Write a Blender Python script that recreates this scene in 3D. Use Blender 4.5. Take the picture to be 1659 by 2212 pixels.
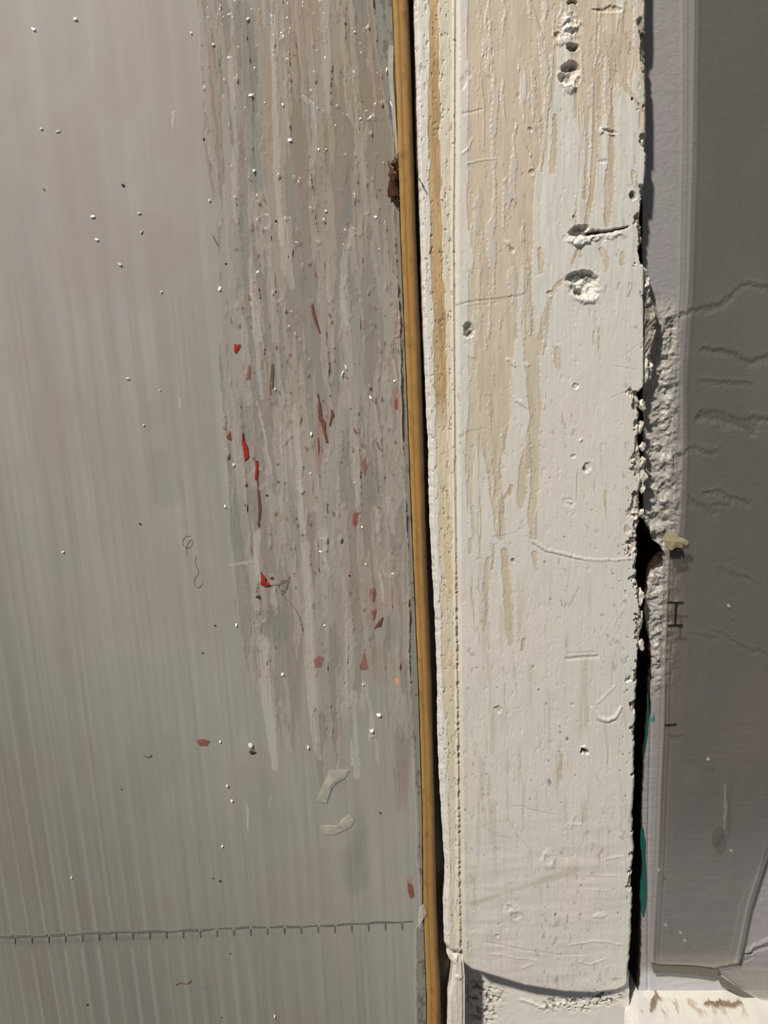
import bpy, math, random
import numpy as np
from mathutils import Vector, Matrix

for o in list(bpy.data.objects):
    bpy.data.objects.remove(o)
C = bpy.context.scene.collection
SC = bpy.context.scene

# ------------------------------------------------------------------ camera
FPX = 1600.0
PITCH, ROLL = math.radians(12.0), math.radians(2.5)
TARGET = Vector((0, 0, 1.2))
DIST = 0.325
S = DIST / FPX                      # size of one photo pixel on the front of the post (about 0.2 mm)
fwd = Vector((0, math.cos(PITCH), -math.sin(PITCH)))
right0 = Vector((1, 0, 0))
up0 = right0.cross(fwd)
# the picture is rolled so that real verticals lean towards the lower right
rgt = right0 * math.cos(ROLL) - up0 * math.sin(ROLL)
upv = up0 * math.cos(ROLL) + right0 * math.sin(ROLL)
CAM = TARGET - fwd * DIST
cam_d = bpy.data.cameras.new('camera')
cam = bpy.data.objects.new('camera', cam_d)
C.objects.link(cam)
cam_d.sensor_fit = 'HORIZONTAL'
cam_d.sensor_width = 36.0
cam_d.lens = FPX / 1659.0 * 36.0
cam_d.clip_start = 0.01
cam.matrix_world = Matrix(((rgt.x, upv.x, -fwd.x, CAM.x), (rgt.y, upv.y, -fwd.y, CAM.y), (rgt.z, upv.z, -fwd.z, CAM.z), (0, 0, 0, 1)))
SC.camera = cam

# ------------------------------------------------------------------ light
w = bpy.data.worlds.new('world')
SC.world = w
w.use_nodes = True
bg = w.node_tree.nodes['Background']
bg.inputs[0].default_value = (0.95, 0.94, 1.0, 1)
bg.inputs[1].default_value = 0.145


def lamp(name, loc, power, size, col):
    d = bpy.data.lights.new(name, 'AREA')
    d.shape = 'DISK'
    d.size = size
    d.energy = power
    d.color = col
    o = bpy.data.objects.new(name, d)
    C.objects.link(o)
    o.location = loc
    o.rotation_euler = (TARGET - Vector(loc)).to_track_quat('-Z', 'Y').to_euler()
    return o


lamp('ceiling_lamp', (-1.66, -2.15, 4.35), 272, 0.26, (1.0, 0.925, 0.815))

SC.view_settings.view_transform = 'Standard'
SC.view_settings.look = 'None'
SC.view_settings.gamma = 1.0
SC.view_settings.exposure = -0.13
SC.view_settings.use_curve_mapping = False


# ------------------------------------------------------------------ helpers: geometry
def P(px, py, Y):
    """point on the upright plane y = Y seen at photo position (px, py); arrays welcome"""
    px = np.asarray(px, float); py = np.asarray(py, float)
    a = px - 829.5; b = -(py - 1106.0)
    dx = a * rgt.x + b * upv.x + FPX * fwd.x
    dy = a * rgt.y + b * upv.y + FPX * fwd.y
    dz = a * rgt.z + b * upv.z + FPX * fwd.z
    t = (Y - CAM.y) / dy
    return CAM.x + dx * t, np.broadcast_to(np.asarray(Y, float), t.shape), CAM.z + dz * t


def PV(px, py, Y):
    x, y, z = P(px, py, Y)
    return (float(x), float(y), float(z))


def _h(ix, iy, seed):
    n = (ix * 374761393 + iy * 668265263 + seed * 974634777) & 0xFFFFFFFF
    n = ((n ^ (n >> 13)) * 1274126177) & 0xFFFFFFFF
    n = n ^ (n >> 16)
    return (n & 0xFFFF) / 65535.0


def vn(x, y, seed):
    x0 = np.floor(x); y0 = np.floor(y)
    fx = x - x0; fy = y - y0
    fx = fx * fx * (3 - 2 * fx); fy = fy * fy * (3 - 2 * fy)
    ix = x0.astype(np.int64); iy = y0.astype(np.int64)
    a = _h(ix, iy, seed); b = _h(ix + 1, iy, seed); c = _h(ix, iy + 1, seed); d = _h(ix + 1, iy + 1, seed)
    return (a * (1 - fx) + b * fx) * (1 - fy) + (c * (1 - fx) + d * fx) * fy


def fbm(x, y, sx, sy, seed, octv=4, gain=0.5):
    t = 0; a = 1; s = 0
    for k in range(octv):
        t = t + a * vn(x / sx * 2 ** k + 17.3 * k, y / sy * 2 ** k + 5.1 * k, seed + 31 * k)
        s += a; a *= gain
    return t / s


def sm(v, a, b):
    t = np.clip((v - a) / (b - a), 0, 1)
    return t * t * (3 - 2 * t)


def poly_at(pts, y):
    p = np.array(pts, float)
    return np.interp(y, p[:, 1], p[:, 0])


class Sheet:
    """a surface patch: columns between two edge curves, rows between two curves, with relief and pigment"""
    def __init__(self, xl, xr, yt, yb, nu, nv, Y, seed=1, rag=0):
        u = np.linspace(0, 1, nu)[None, :]; v = np.linspace(0, 1, nv)[:, None]
        ytv = yt(u) if callable(yt) else yt
        ybv = yb(u) if callable(yb) else yb
        self.Y = ytv + (ybv - ytv) * v + 0 * u
        l = xl(self.Y) if callable(xl) else xl + 0 * self.Y
        r = xr(self.Y) if callable(xr) else xr + 0 * self.Y
        self.X = l + (r - l) * u
        self.l, self.r, self.u, self.v = l, r, u + 0 * self.Y, v + 0 * self.Y
        self.depth = Y(self.X, self.Y) if callable(Y) else Y + 0 * self.X
        wx, wy, wz = P(self.X, self.Y, self.depth)
        self.wx, self.wz = wx, wz
        self.U = wx / S; self.V = -wz / S
        self.H = np.zeros_like(self.X)
        self.C = np.zeros(self.X.shape + (3,)) + 0.5
        self.A = np.ones_like(self.X)
        self.R = np.full_like(self.X, 0.5)
        self.seed = seed
        self.WX = self.X + 9 * (fbm(self.U, self.V, 22, 22, seed + 501, 4, 0.6) - 0.5) + 5 * (fbm(self.U, self.V, 5, 5, seed + 511, 2) - 0.5)
        self.WY = self.Y + 14 * (fbm(self.U, self.V, 22, 40, seed + 601, 4, 0.6) - 0.5) + 6 * (fbm(self.U, self.V, 5, 7, seed + 611, 2) - 0.5)

    def line(self, pts, soft=1.5, warp=1.0):
        """mask of a stroke through (x, y, half width) points"""
        M = np.zeros_like(self.X)
        QX = self.X + (self.WX - self.X) * warp; QY = self.Y + (self.WY - self.Y) * warp
        mx = max(p[2] for p in pts) + soft + 14
        xs = [p[0] for p in pts]; ys = [p[1] for p in pts]
        sel = (self.X > min(xs) - mx) & (self.X < max(xs) + mx) & (self.Y > min(ys) - mx) & (self.Y < max(ys) + mx)
        if not sel.any(): return M
        x = QX[sel]; y = QY[sel]
        best = np.full(x.shape, -1e9)
        for (x0, y0, w0), (x1, y1, w1) in zip(pts[:-1], pts[1:]):
            dx, dy = x1 - x0, y1 - y0
            L = dx * dx + dy * dy + 1e-9
            t = np.clip(((x - x0) * dx + (y - y0) * dy) / L, 0, 1)
            d = np.hypot(x - x0 - t * dx, y - y0 - t * dy)
            best = np.maximum(best, (w0 + (w1 - w0) * t) - d)
        M[sel] = sm(best, -soft, soft)
        return M

    def blob(self, x, y, rx, ry, ang=0, soft=0.3, warp=1.0):
        QX = self.X + (self.WX - self.X) * warp - x; QY = self.Y + (self.WY - self.Y) * warp - y
        c, s = math.cos(math.radians(ang)), math.sin(math.radians(ang))
        a = (QX * c + QY * s) / rx; b = (-QX * s + QY * c) / ry
        return sm(-np.hypot(a, b), -1 - soft, -1 + soft)

    def mix(self, m, col):
        m = np.clip(m, 0, 1)[..., None]
        self.C = self.C * (1 - m) + np.array(col) * m

    def build(self, name, mat, parent=None, thick=0.0, back=False):
        nv, nu = self.X.shape
        x = self.wx; y = self.depth - self.H * S; z = self.wz
        co = np.stack([x, y, z], -1).reshape(-1, 3)
        idx = np.arange(nv * nu).reshape(nv, nu)
        q = np.stack([idx[:-1, :-1], idx[1:, :-1], idx[1:, 1:], idx[:-1, 1:]], -1).reshape(-1, 4)
        col = np.concatenate([self.C, self.A[..., None]], -1).reshape(-1, 4)
        rg = self.R.reshape(-1)
        if thick > 0:
            ring = np.concatenate([idx[0, :], idx[1:, -1], idx[-1, -2::-1], idx[-2:0:-1, 0]])
            n0 = len(co)
            bc = co[ring].copy(); bc[:, 1] = self.depth.reshape(-1)[ring] + thick
            co = np.concatenate([co, bc]); col = np.concatenate([col, col[ring]]); rg = np.concatenate([rg, rg[ring]])
            k = np.arange(len(ring)); k2 = (k + 1) % len(ring)
            sq = np.stack([ring[k], ring[k2], n0 + k2, n0 + k], -1)
            q = np.concatenate([q, sq])
        me = bpy.data.meshes.new(name)
        me.vertices.add(len(co)); me.vertices.foreach_set('co', co.astype(np.float32).ravel())
        me.loops.add(len(q) * 4); me.loops.foreach_set('vertex_index', q.astype(np.int32).ravel())
        me.polygons.add(len(q)); me.polygons.foreach_set('loop_start', np.arange(0, len(q) * 4, 4, dtype=np.int32))
        me.polygons.foreach_set('loop_total', np.full(len(q), 4, dtype=np.int32))
        me.update(calc_edges=True)
        me.validate()
        me.polygons.foreach_set('use_smooth', np.ones(len(me.polygons), dtype=bool))
        a = me.color_attributes.new('Pigment', 'FLOAT_COLOR', 'POINT')
        a.data.foreach_set('color', col.astype(np.float32).ravel())
        b = me.attributes.new('Rough', 'FLOAT', 'POINT')
        b.data.foreach_set('value', rg.astype(np.float32).ravel())
        if thick > 0:
            try: me.set_sharp_from_angle(angle=math.radians(75))
            except Exception: pass
        me.materials.append(mat)
        o = bpy.data.objects.new(name, me); C.objects.link(o)
        if parent: o.parent = parent; o.matrix_parent_inverse = parent.matrix_world.inverted()
        return o


def tag(o, label=None, cat=None, group=None, kind=None):
    if label: o['label'] = label
    if cat: o['category'] = cat
    if group: o['group'] = group
    if kind: o['kind'] = kind
    return o


def empty(name, loc, label, cat, group=None):
    o = bpy.data.objects.new(name, None); C.objects.link(o)
    o.location = loc; o.empty_display_size = 0.02
    bpy.context.view_layer.update()
    return tag(o, label, cat, group)


def mesh_obj(name, verts, faces, mat, parent=None, smooth=False):
    me = bpy.data.meshes.new(name)
    me.from_pydata([tuple(v) for v in verts], [], faces); me.update()
    if smooth:
        for p in me.polygons: p.use_smooth = True
    me.materials.append(mat)
    o = bpy.data.objects.new(name, me); C.objects.link(o)
    if parent: o.parent = parent; o.matrix_parent_inverse = parent.matrix_world.inverted()
    return o


# ------------------------------------------------------------------ helpers: materials
def nodes(name):
    m = bpy.data.materials.new(name); m.use_nodes = True
    nt = m.node_tree
    return m, nt, nt.nodes['Principled BSDF']


def pigment_mat(name, bump_scale=900, bump=0.12, stretch=(1, 1, 0.35), spec=0.4, alpha=False, mottle=0.08, coat=0.0):
    m, nt, b = nodes(name)
    N, L = nt.nodes, nt.links
    at = N.new('ShaderNodeAttribute'); at.attribute_name = 'Pigment'
    ar = N.new('ShaderNodeAttribute'); ar.attribute_name = 'Rough'
    tc = N.new('ShaderNodeTexCoord')
    mp = N.new('ShaderNodeMapping'); mp.inputs['Scale'].default_value = stretch
    no = N.new('ShaderNodeTexNoise'); no.inputs['Scale'].default_value = bump_scale; no.inputs['Detail'].default_value = 5
    L.new(tc.outputs['Object'], mp.inputs[0]); L.new(mp.outputs[0], no.inputs['Vector'])
    mr = N.new('ShaderNodeMapRange'); mr.inputs[3].default_value = 1 - mottle; mr.inputs[4].default_value = 1 + mottle
    L.new(no.outputs['Fac'], mr.inputs[0])
    mx = N.new('ShaderNodeVectorMath'); mx.operation = 'SCALE'
    L.new(at.outputs['Color'], mx.inputs[0]); L.new(mr.outputs[0], mx.inputs['Scale'])
    L.new(mx.outputs[0], b.inputs['Base Color'])
    L.new(ar.outputs['Fac'], b.inputs['Roughness'])
    b.inputs['Specular IOR Level'].default_value = spec
    b.inputs['Coat Weight'].default_value = coat
    bp = N.new('ShaderNodeBump'); bp.inputs['Strength'].default_value = bump; bp.inputs['Distance'].default_value = 0.0006
    L.new(no.outputs['Fac'], bp.inputs['Height']); L.new(bp.outputs[0], b.inputs['Normal'])
    if alpha: L.new(at.outputs['Alpha'], b.inputs['Alpha'])
    return m


def flat_mat(name, col, rough=0.5, spec=0.4, alpha=1.0, scale=600, var=0.15, trans=0.0, bump=0.1):
    m, nt, b = nodes(name)
    N, L = nt.nodes, nt.links
    tc = N.new('ShaderNodeTexCoord')
    no = N.new('ShaderNodeTexNoise'); no.inputs['Scale'].default_value = scale; no.inputs['Detail'].default_value = 5
    L.new(tc.outputs['Object'], no.inputs['Vector'])
    cr = N.new('ShaderNodeValToRGB')
    cr.color_ramp.elements[0].position = 0.3; cr.color_ramp.elements[1].position = 0.7
    cr.color_ramp.elements[0].color = tuple(c * (1 - var) for c in col) + (1,)
    cr.color_ramp.elements[1].color = tuple(min(1, c * (1 + var)) for c in col) + (1,)
    L.new(no.outputs['Fac'], cr.inputs[0]); L.new(cr.outputs[0], b.inputs['Base Color'])
    b.inputs['Roughness'].default_value = rough
    b.inputs['Specular IOR Level'].default_value = spec
    b.inputs['Alpha'].default_value = alpha
    b.inputs['Transmission Weight'].default_value = trans
    bp = N.new('ShaderNodeBump'); bp.inputs['Strength'].default_value = bump; bp.inputs['Distance'].default_value = 0.0004
    L.new(no.outputs['Fac'], bp.inputs['Height']); L.new(bp.outputs[0], b.inputs['Normal'])
    return m


M_paint = pigment_mat('old_gloss_paint', 700, 0.16, (1, 1, 0.3), spec=0.45, mottle=0.05)
M_wall = pigment_mat('wall_paint', 900, 0.25, (0.6, 1, 1), spec=0.35, mottle=0.07)
M_skin = pigment_mat('milky_polycarbonate', 500, 0.05, (1, 1, 0.08), spec=0.5, alpha=True, mottle=0.03)
def wet_coat(m):
    # clear glue: the gloss follows the blobs and strands, the milky body below stays nearly flat
    nt = m.node_tree; N, L = nt.nodes, nt.links; b = N['Principled BSDF']
    ge = N.new('ShaderNodeNewGeometry')
    sc = N.new('ShaderNodeVectorMath'); sc.operation = 'SCALE'; sc.inputs['Scale'].default_value = 0.35
    L.new(ge.outputs['Normal'], sc.inputs[0])
    ad = N.new('ShaderNodeVectorMath'); ad.operation = 'ADD'; ad.inputs[1].default_value = (0, -0.65, 0)
    L.new(sc.outputs[0], ad.inputs[0])
    nm = N.new('ShaderNodeVectorMath'); nm.operation = 'NORMALIZE'; L.new(ad.outputs[0], nm.inputs[0])
    L.new(nm.outputs[0], b.inputs['Normal'])
    ar = [n for n in N if n.type == 'ATTRIBUTE' and n.attribute_name == 'Rough'][0]
    mr = N.new('ShaderNodeMapRange'); mr.inputs[1].default_value = 0.46; mr.inputs[2].default_value = 0.24; mr.inputs[3].default_value = 0; mr.inputs[4].default_value = 1
    L.new(ar.outputs['Fac'], mr.inputs[0]); L.new(mr.outputs[0], b.inputs['Coat Weight'])
    b.inputs['Coat Roughness'].default_value = 0.13
    tc = N.new('ShaderNodeTexCoord'); mp = N.new('ShaderNodeMapping'); mp.inputs['Scale'].default_value = (1, 1, 0.3)
    no = N.new('ShaderNodeTexNoise'); no.inputs['Scale'].default_value = 420; no.inputs['Detail'].default_value = 3
    L.new(tc.outputs['Object'], mp.inputs[0]); L.new(mp.outputs[0], no.inputs['Vector'])
    bp = N.new('ShaderNodeBump'); bp.inputs['Strength'].default_value = 0.5; bp.inputs['Distance'].default_value = 0.0012
    L.new(no.outputs['Fac'], bp.inputs['Height']); L.new(bp.outputs[0], b.inputs['Coat Normal'])


wet_coat(M_skin)
M_pane = pigment_mat('tinted_acrylic', 400, 0.03, (1, 1, 0.5), spec=0.5, alpha=True, mottle=0.05)
M_wood = pigment_mat('ochre_wood', 900, 0.25, (1, 1, 0.06), spec=0.35, mottle=0.14)
M_rib = flat_mat('polycarbonate_rib', (0.10, 0.10, 0.088), 0.4, alpha=0.42)
M_backskin = pigment_mat('polycarbonate_back', 300, 0.05, (1, 1, 0.05), spec=0.3, mottle=0.05)
M_dark = flat_mat('dark_cavity', (0.03, 0.022, 0.015), 0.8, scale=120, var=0.4)
M_red = flat_mat('red_flake', (0.33, 0.03, 0.02), 0.35)
M_pink = flat_mat('faded_red_flake', (0.36, 0.12, 0.09), 0.4, alpha=0.5)
M_brownflake = flat_mat('brown_flake', (0.20, 0.085, 0.06), 0.5, alpha=0.75)
M_orange = flat_mat('orange_flake', (0.8, 0.33, 0.16), 0.3)
M_black = flat_mat('black_ink', (0.012, 0.011, 0.01), 0.5)
M_grit = flat_mat('dark_grit', (0.05, 0.04, 0.03), 0.8)
M_glint = flat_mat('glint_chip', (0.55, 0.53, 0.49), 0.27, spec=0.6, alpha=0.6, bump=0.02)
M_film = flat_mat('clear_film', (0.62, 0.60, 0.52), 0.2, spec=0.7, alpha=0.42, scale=300)
M_hair = flat_mat('hair', (0.17, 0.15, 0.125), 0.5)
M_teal = flat_mat('teal_paint', (0.004, 0.10, 0.082), 0.4)
M_glue = flat_mat('yellow_glue', (0.42, 0.36, 0.24), 0.25, spec=0.7, alpha=0.8)
M_insect = flat_mat('dead_insect', (0.07, 0.03, 0.015), 0.5)
M_plaster = flat_mat('plaster_crumb', (0.60, 0.57, 0.50), 0.35, scale=900, bump=0.6)
M_seam = flat_mat('dark_seam', (0.15, 0.155, 0.135), 0.6)

TOP, BOT = -150, 2360


# ================================================================== SETTING
# back wall behind everything
def box(name, x0, x1, y0, y1, z0, z1, mat, parent=None):
    v = [(x, y, z) for x in (x0, x1) for y in (y0, y1) for z in (z0, z1)]
    f = [(0, 1, 3, 2), (4, 6, 7, 5), (0, 4, 5, 1), (2, 3, 7, 6), (0, 2, 6, 4), (1, 5, 7, 3)]
    return mesh_obj(name, v, f, mat, parent)


tag(box('wall_back', -0.60, 0.60, 0.060, 0.075, 0.85, 1.6, M_dark), kind='structure')

# ------------------------------------------------------------------ right wall (plaster reveal behind the acrylic)
wl = [(1385, -150), (1388, 1120), (1396, 1135), (1402, 1150), (1408, 1165), (1424, 1178), (1432, 1192), (1430, 1210), (1416, 1222), (1404, 1232), (1398, 1250), (1394, 1290), (1390, 1320), (1396, 1360), (1404, 1390), (1406, 1440), (1404, 1475), (1404, 1530), (1396, 1600), (1390, 1640), (1385, 1760), (1388, 1790), (1390, 1840), (1387, 1900), (1384, 1960),
      (1384, 2050), (1382, 2090), (1378, 2140), (1378, 2360)]
g = Sheet(lambda y: poly_at(wl, y) + 4 * (fbm(y, 0 * y, 12, 12, 5) - 0.5), 2250, TOP, 2185, 520, 1250, 0.0092, seed=3)
X, Y = g.X, g.Y
n1 = fbm(g.U, g.V, 60, 60, 11, 4); n2 = fbm(g.U, g.V, 10, 10, 13, 4); n3 = fbm(g.U, g.V, 9, 70, 15, 3); n4 = fbm(g.U, g.V, 26, 22, 19, 4, 0.6)
g.C[:] = (0.305, 0.293, 0.308)
g.mix(0.5 * sm(n1, 0.4, 0.7), (0.315, 0.315, 0.295))
g.mix(0.30 * sm(n3, 0.55, 0.8), (0.27, 0.265, 0.25))
g.H += 2.2 * (n1 - 0.5) * sm(Y, 500, 700) + 0.8 * (n2 - 0.5)
# crumbled plaster strip beside the post
edge = poly_at([(1452, 560), (1452, 700), (1452, 900), (1455, 1100), (1452, 1300), (1440, 1500)], Y)
cr = sm(Y, 610, 720) * (1 - sm(Y, 1440, 1520)) * (1 - sm(X, edge - 2, edge + 26))
g.H += cr * (22 * (n4 - 0.45) + 8 * (fbm(g.U, g.V, 9, 9, 23, 3) - 0.5))
g.mix(cr * 0.7, (0.45, 0.43, 0.405))
g.mix(cr * sm(fbm(g.U, g.V, 16, 16, 29, 3), 0.56, 0.68) * 0.6, (0.34, 0.30, 0.25))
# brush ridges and vertical groove low down
low = sm(Y, 1480, 1560)
g.H += low * 0.5 * (fbm(g.U, g.V, 60, 6, 33, 3) - 0.5) * 2
g.H -= low * 3.0 * np.exp(-((X - poly_at([(1408, 1500), (1400, 1800), (1400, 2080)], Y)) / 2.0) ** 2)
g.mix(low * 0.35 * np.exp(-((X - poly_at([(1408, 1500), (1400, 1800), (1400, 2080)], Y)) / 3) ** 2), (0.25, 0.22, 0.25))
# lilac tone low right
g.mix(0.55 * sm(Y, 1800, 2000) * sm(fbm(g.U, g.V, 120, 14, 35, 3), 0.4, 0.7), (0.285, 0.265, 0.305))
g.mix(0.8 * sm(Y, 2085, 2110), (0.56, 0.57, 0.61))
# ledges and folds seen through the acrylic: (points, drop)
for pts, dp in [
    ([(1455, 690, 3), (1500, 672, 7), (1560, 655, 7), (1585, 635, 3), (1615, 618, 4), (1670, 625, 4)], -6),
    ([(1520, 757, 3), (1570, 762, 5), (1620, 785, 6), (1680, 770, 5)], -8),
    ([(1510, 825, 1.5), (1560, 828, 2.5), (1620, 832, 2)], -5),
    ([(1513, 900, 8), (1560, 906, 9), (1602, 912, 8), (1622, 926, 10), (1628, 936, 4)], -11),
    ([(1625, 905, 3), (1690, 908, 4)], -9),
    ([(1465, 985, 4), (1500, 970, 4), (1545, 978, 2)], -6),
    ([(1478, 1070, 3), (1505, 1090, 5), (1540, 1112, 4)], -5),
    ([(1520, 1068, 2), (1548, 1062, 3), (1580, 1078, 4), (1612, 1088, 5)], -6),
    ([(1535, 1095, 2), (1575, 1093, 2)], -4),
    ([(1540, 1365, 1.5), (1600, 1395, 2), (1690, 1430, 2)], -4),
    ([(1490, 1375, 2), (1545, 1380, 3)], -3),
    ([(1560, 1230, 2), (1640, 1262, 2)], -3),
]:
    m = g.line([(x, y, w_ * 1.5) for x, y, w_ in pts], 8, 1.6)
    g.H += dp * 0.6 * m
    up = [(x, y - 9, w_ * 0.9) for x, y, w_ in pts]
    g.H += 2.5 * g.line(up, 8.0, 0.9)
    g.mix(0.40 * m, (0.30, 0.28, 0.25))
# crease with a shine, low right
g.H += 6 * g.line([(1605, 2060, 1.5), (1625, 2045, 3), (1670, 2020, 4)], 3)
g.H -= 5 * g.line([(1600, 2062, 1.5), (1628, 2058, 2), (1680, 2032, 2)], 2)
g.H -= 3 * g.line([(1590, 2078, 1), (1625, 2068, 1.5)], 2)
for i in range(26):
    rr = random.Random(i); cx, cy = rr.uniform(1440, 1700), rr.uniform(100, 2080)
    g.H += rr.choice([-1, 1]) * 1.2 * g.blob(cx, cy, rr.uniform(2, 5), rr.uniform(2, 5), 0, 0.5)
g.mix(0.55 * g.blob(1432, 1492, 8, 8), (0.22, 0.12, 0.10))
g.mix(1.0 * g.blob(1412, 1553, 4, 9), (0.03, 0.22, 0.18))
g.R[:] = 0.5
g.R -= 0.25 * sm(Y, 1980, 2040) * sm(X, 1590, 1640)
g.mix(1 - sm(X - g.l, 0.5, 2.5), (0.035, 0.022, 0.014))  # slot shade painted in: left border and side face coloured near black
g.R -= 0.15 * cr
tag(g.build('wall_right', M_wall, thick=0.03), kind='structure')

# the sill at the foot of the right wall: slopes forward and up to the light
g = Sheet(lambda y: 1378 + 0 * y + 5 * (fbm(y, 0 * y, 8, 8, 55) - 0.5), 2250, lambda u: 2146 + 4 * np.sin(u * 9) + 3 * (fbm(u * 900, 0 * u, 14, 14, 71) - 0.5) - u * 14, 2360, 520, 190,
          lambda x, y: 0.0086 - 0.00022 * (y - 2140), seed=9)
X, Y = g.X, g.Y
g.C[:] = (0.68, 0.665, 0.62)
g.H += 2.2 * (fbm(g.U + 0.35 * g.V, g.V, 5, 22, 61, 3) - 0.5) + 3 * (fbm(g.U, g.V, 30, 30, 63, 3) - 0.5)
g.mix(0.5 * sm(fbm(g.U, g.V, 60, 16, 65, 3), 0.45, 0.7), (0.56, 0.55, 0.58))
roth = sm(Y, 2150, 2165) * (1 - sm(Y, 2185, 2205)) * (1 - sm(X, 1600, 1640)) * sm(fbm(g.U, g.V, 13, 7, 67, 4, 0.6), 0.52, 0.66)
g.H -= 5 * roth; g.mix(0.6 * roth, (0.40, 0.30, 0.20))
for m in (g.line([(1410, 2168, 4), (1418, 2158, 9), (1410, 2180, 4)], 3), g.line([(1525, 2165, 4), (1550, 2168, 8), (1580, 2172, 6), (1605, 2172, 3)], 3)):
    g.H -= 3 * m; g.mix(0.85 * m, (0.17, 0.095, 0.05))
tag(g.build('window_sill', M_wall, thick=0.02), 'white brush-painted sill with brown rot spots at the foot of the right wall', 'sill')

# ================================================================== THE POST
post = empty('window_frame_post', PV(1180, 2330, 0.02), 'broad white wooden frame post with worn cream undercoat streaks and gouges', 'post')
pl = [(984, -150), (987, 0), (986, 300), (984, 500), (985, 700), (987, 1000), (990, 1300), (994, 1600), (997, 1900), (1000, 2100), (1002, 2360)]
pr = [(1397, -150), (1397, 0), (1396, 120), (1398, 200), (1399, 340), (1393, 430), (1387, 470), (1392, 520), (1384, 540), (1388, 568), (1408, 582), (1414, 610), (1412, 632), (1424, 660), (1426, 700), (1422, 730), (1413, 760), (1420, 790), (1415, 820),
      (1394, 836), (1379, 848), (1384, 870), (1382, 950), (1390, 1010), (1384, 1060), (1386, 1110), (1378, 1160), (1380, 1200), (1376, 1250), (1384, 1300), (1388, 1350), (1384, 1400), (1379, 1450), (1376, 1500),
      (1373, 1620), (1372, 1700), (1368, 1760), (1371, 1830), (1367, 1900), (1368, 1960), (1364, 2030), (1359, 2100), (1358, 2125), (1356, 2200)]


def post_bottom(u):
    return np.interp(u, [0, 0.012, 0.06, 0.15, 0.38, 0.62, 0.8, 0.93, 0.975, 0.99, 1.0], [2062, 2085, 2098, 2108, 2133, 2146, 2149, 2142, 2134, 2124, 2112])


g = Sheet(lambda y: poly_at(pl, y), lambda y: poly_at(pr, y) + 4 * (fbm(y, 0 * y, 9, 9, 77, 3) - 0.5) * np.clip((y - 300) / 200, 0.4, 1), TOP, post_bottom, 330, 1500, 0.0, seed=21)
X, Y = g.X, g.Y
U, V = g.U, g.V
WHITE = np.array((0.655, 0.645, 0.605))
CREAM = np.array((0.60, 0.525, 0.42))
TAN = np.array((0.48, 0.405, 0.305))
g.C[:] = WHITE
tint = fbm(U, V, 140, 170, 41, 4)
g.mix(0.55 * sm(tint, 0.45, 0.7), (0.69, 0.64, 0.605))
g.mix(0.35 * sm(-tint, -0.45, -0.25), (0.66, 0.68, 0.655))
# worn streaks: noise stretched along the grain with a hand-set bias
st = fbm(U, V, 20, 260, 43, 5, 0.62)
st2 = fbm(U, V, 9, 120, 47, 4, 0.6)
biasx = np.zeros_like(X)
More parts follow.
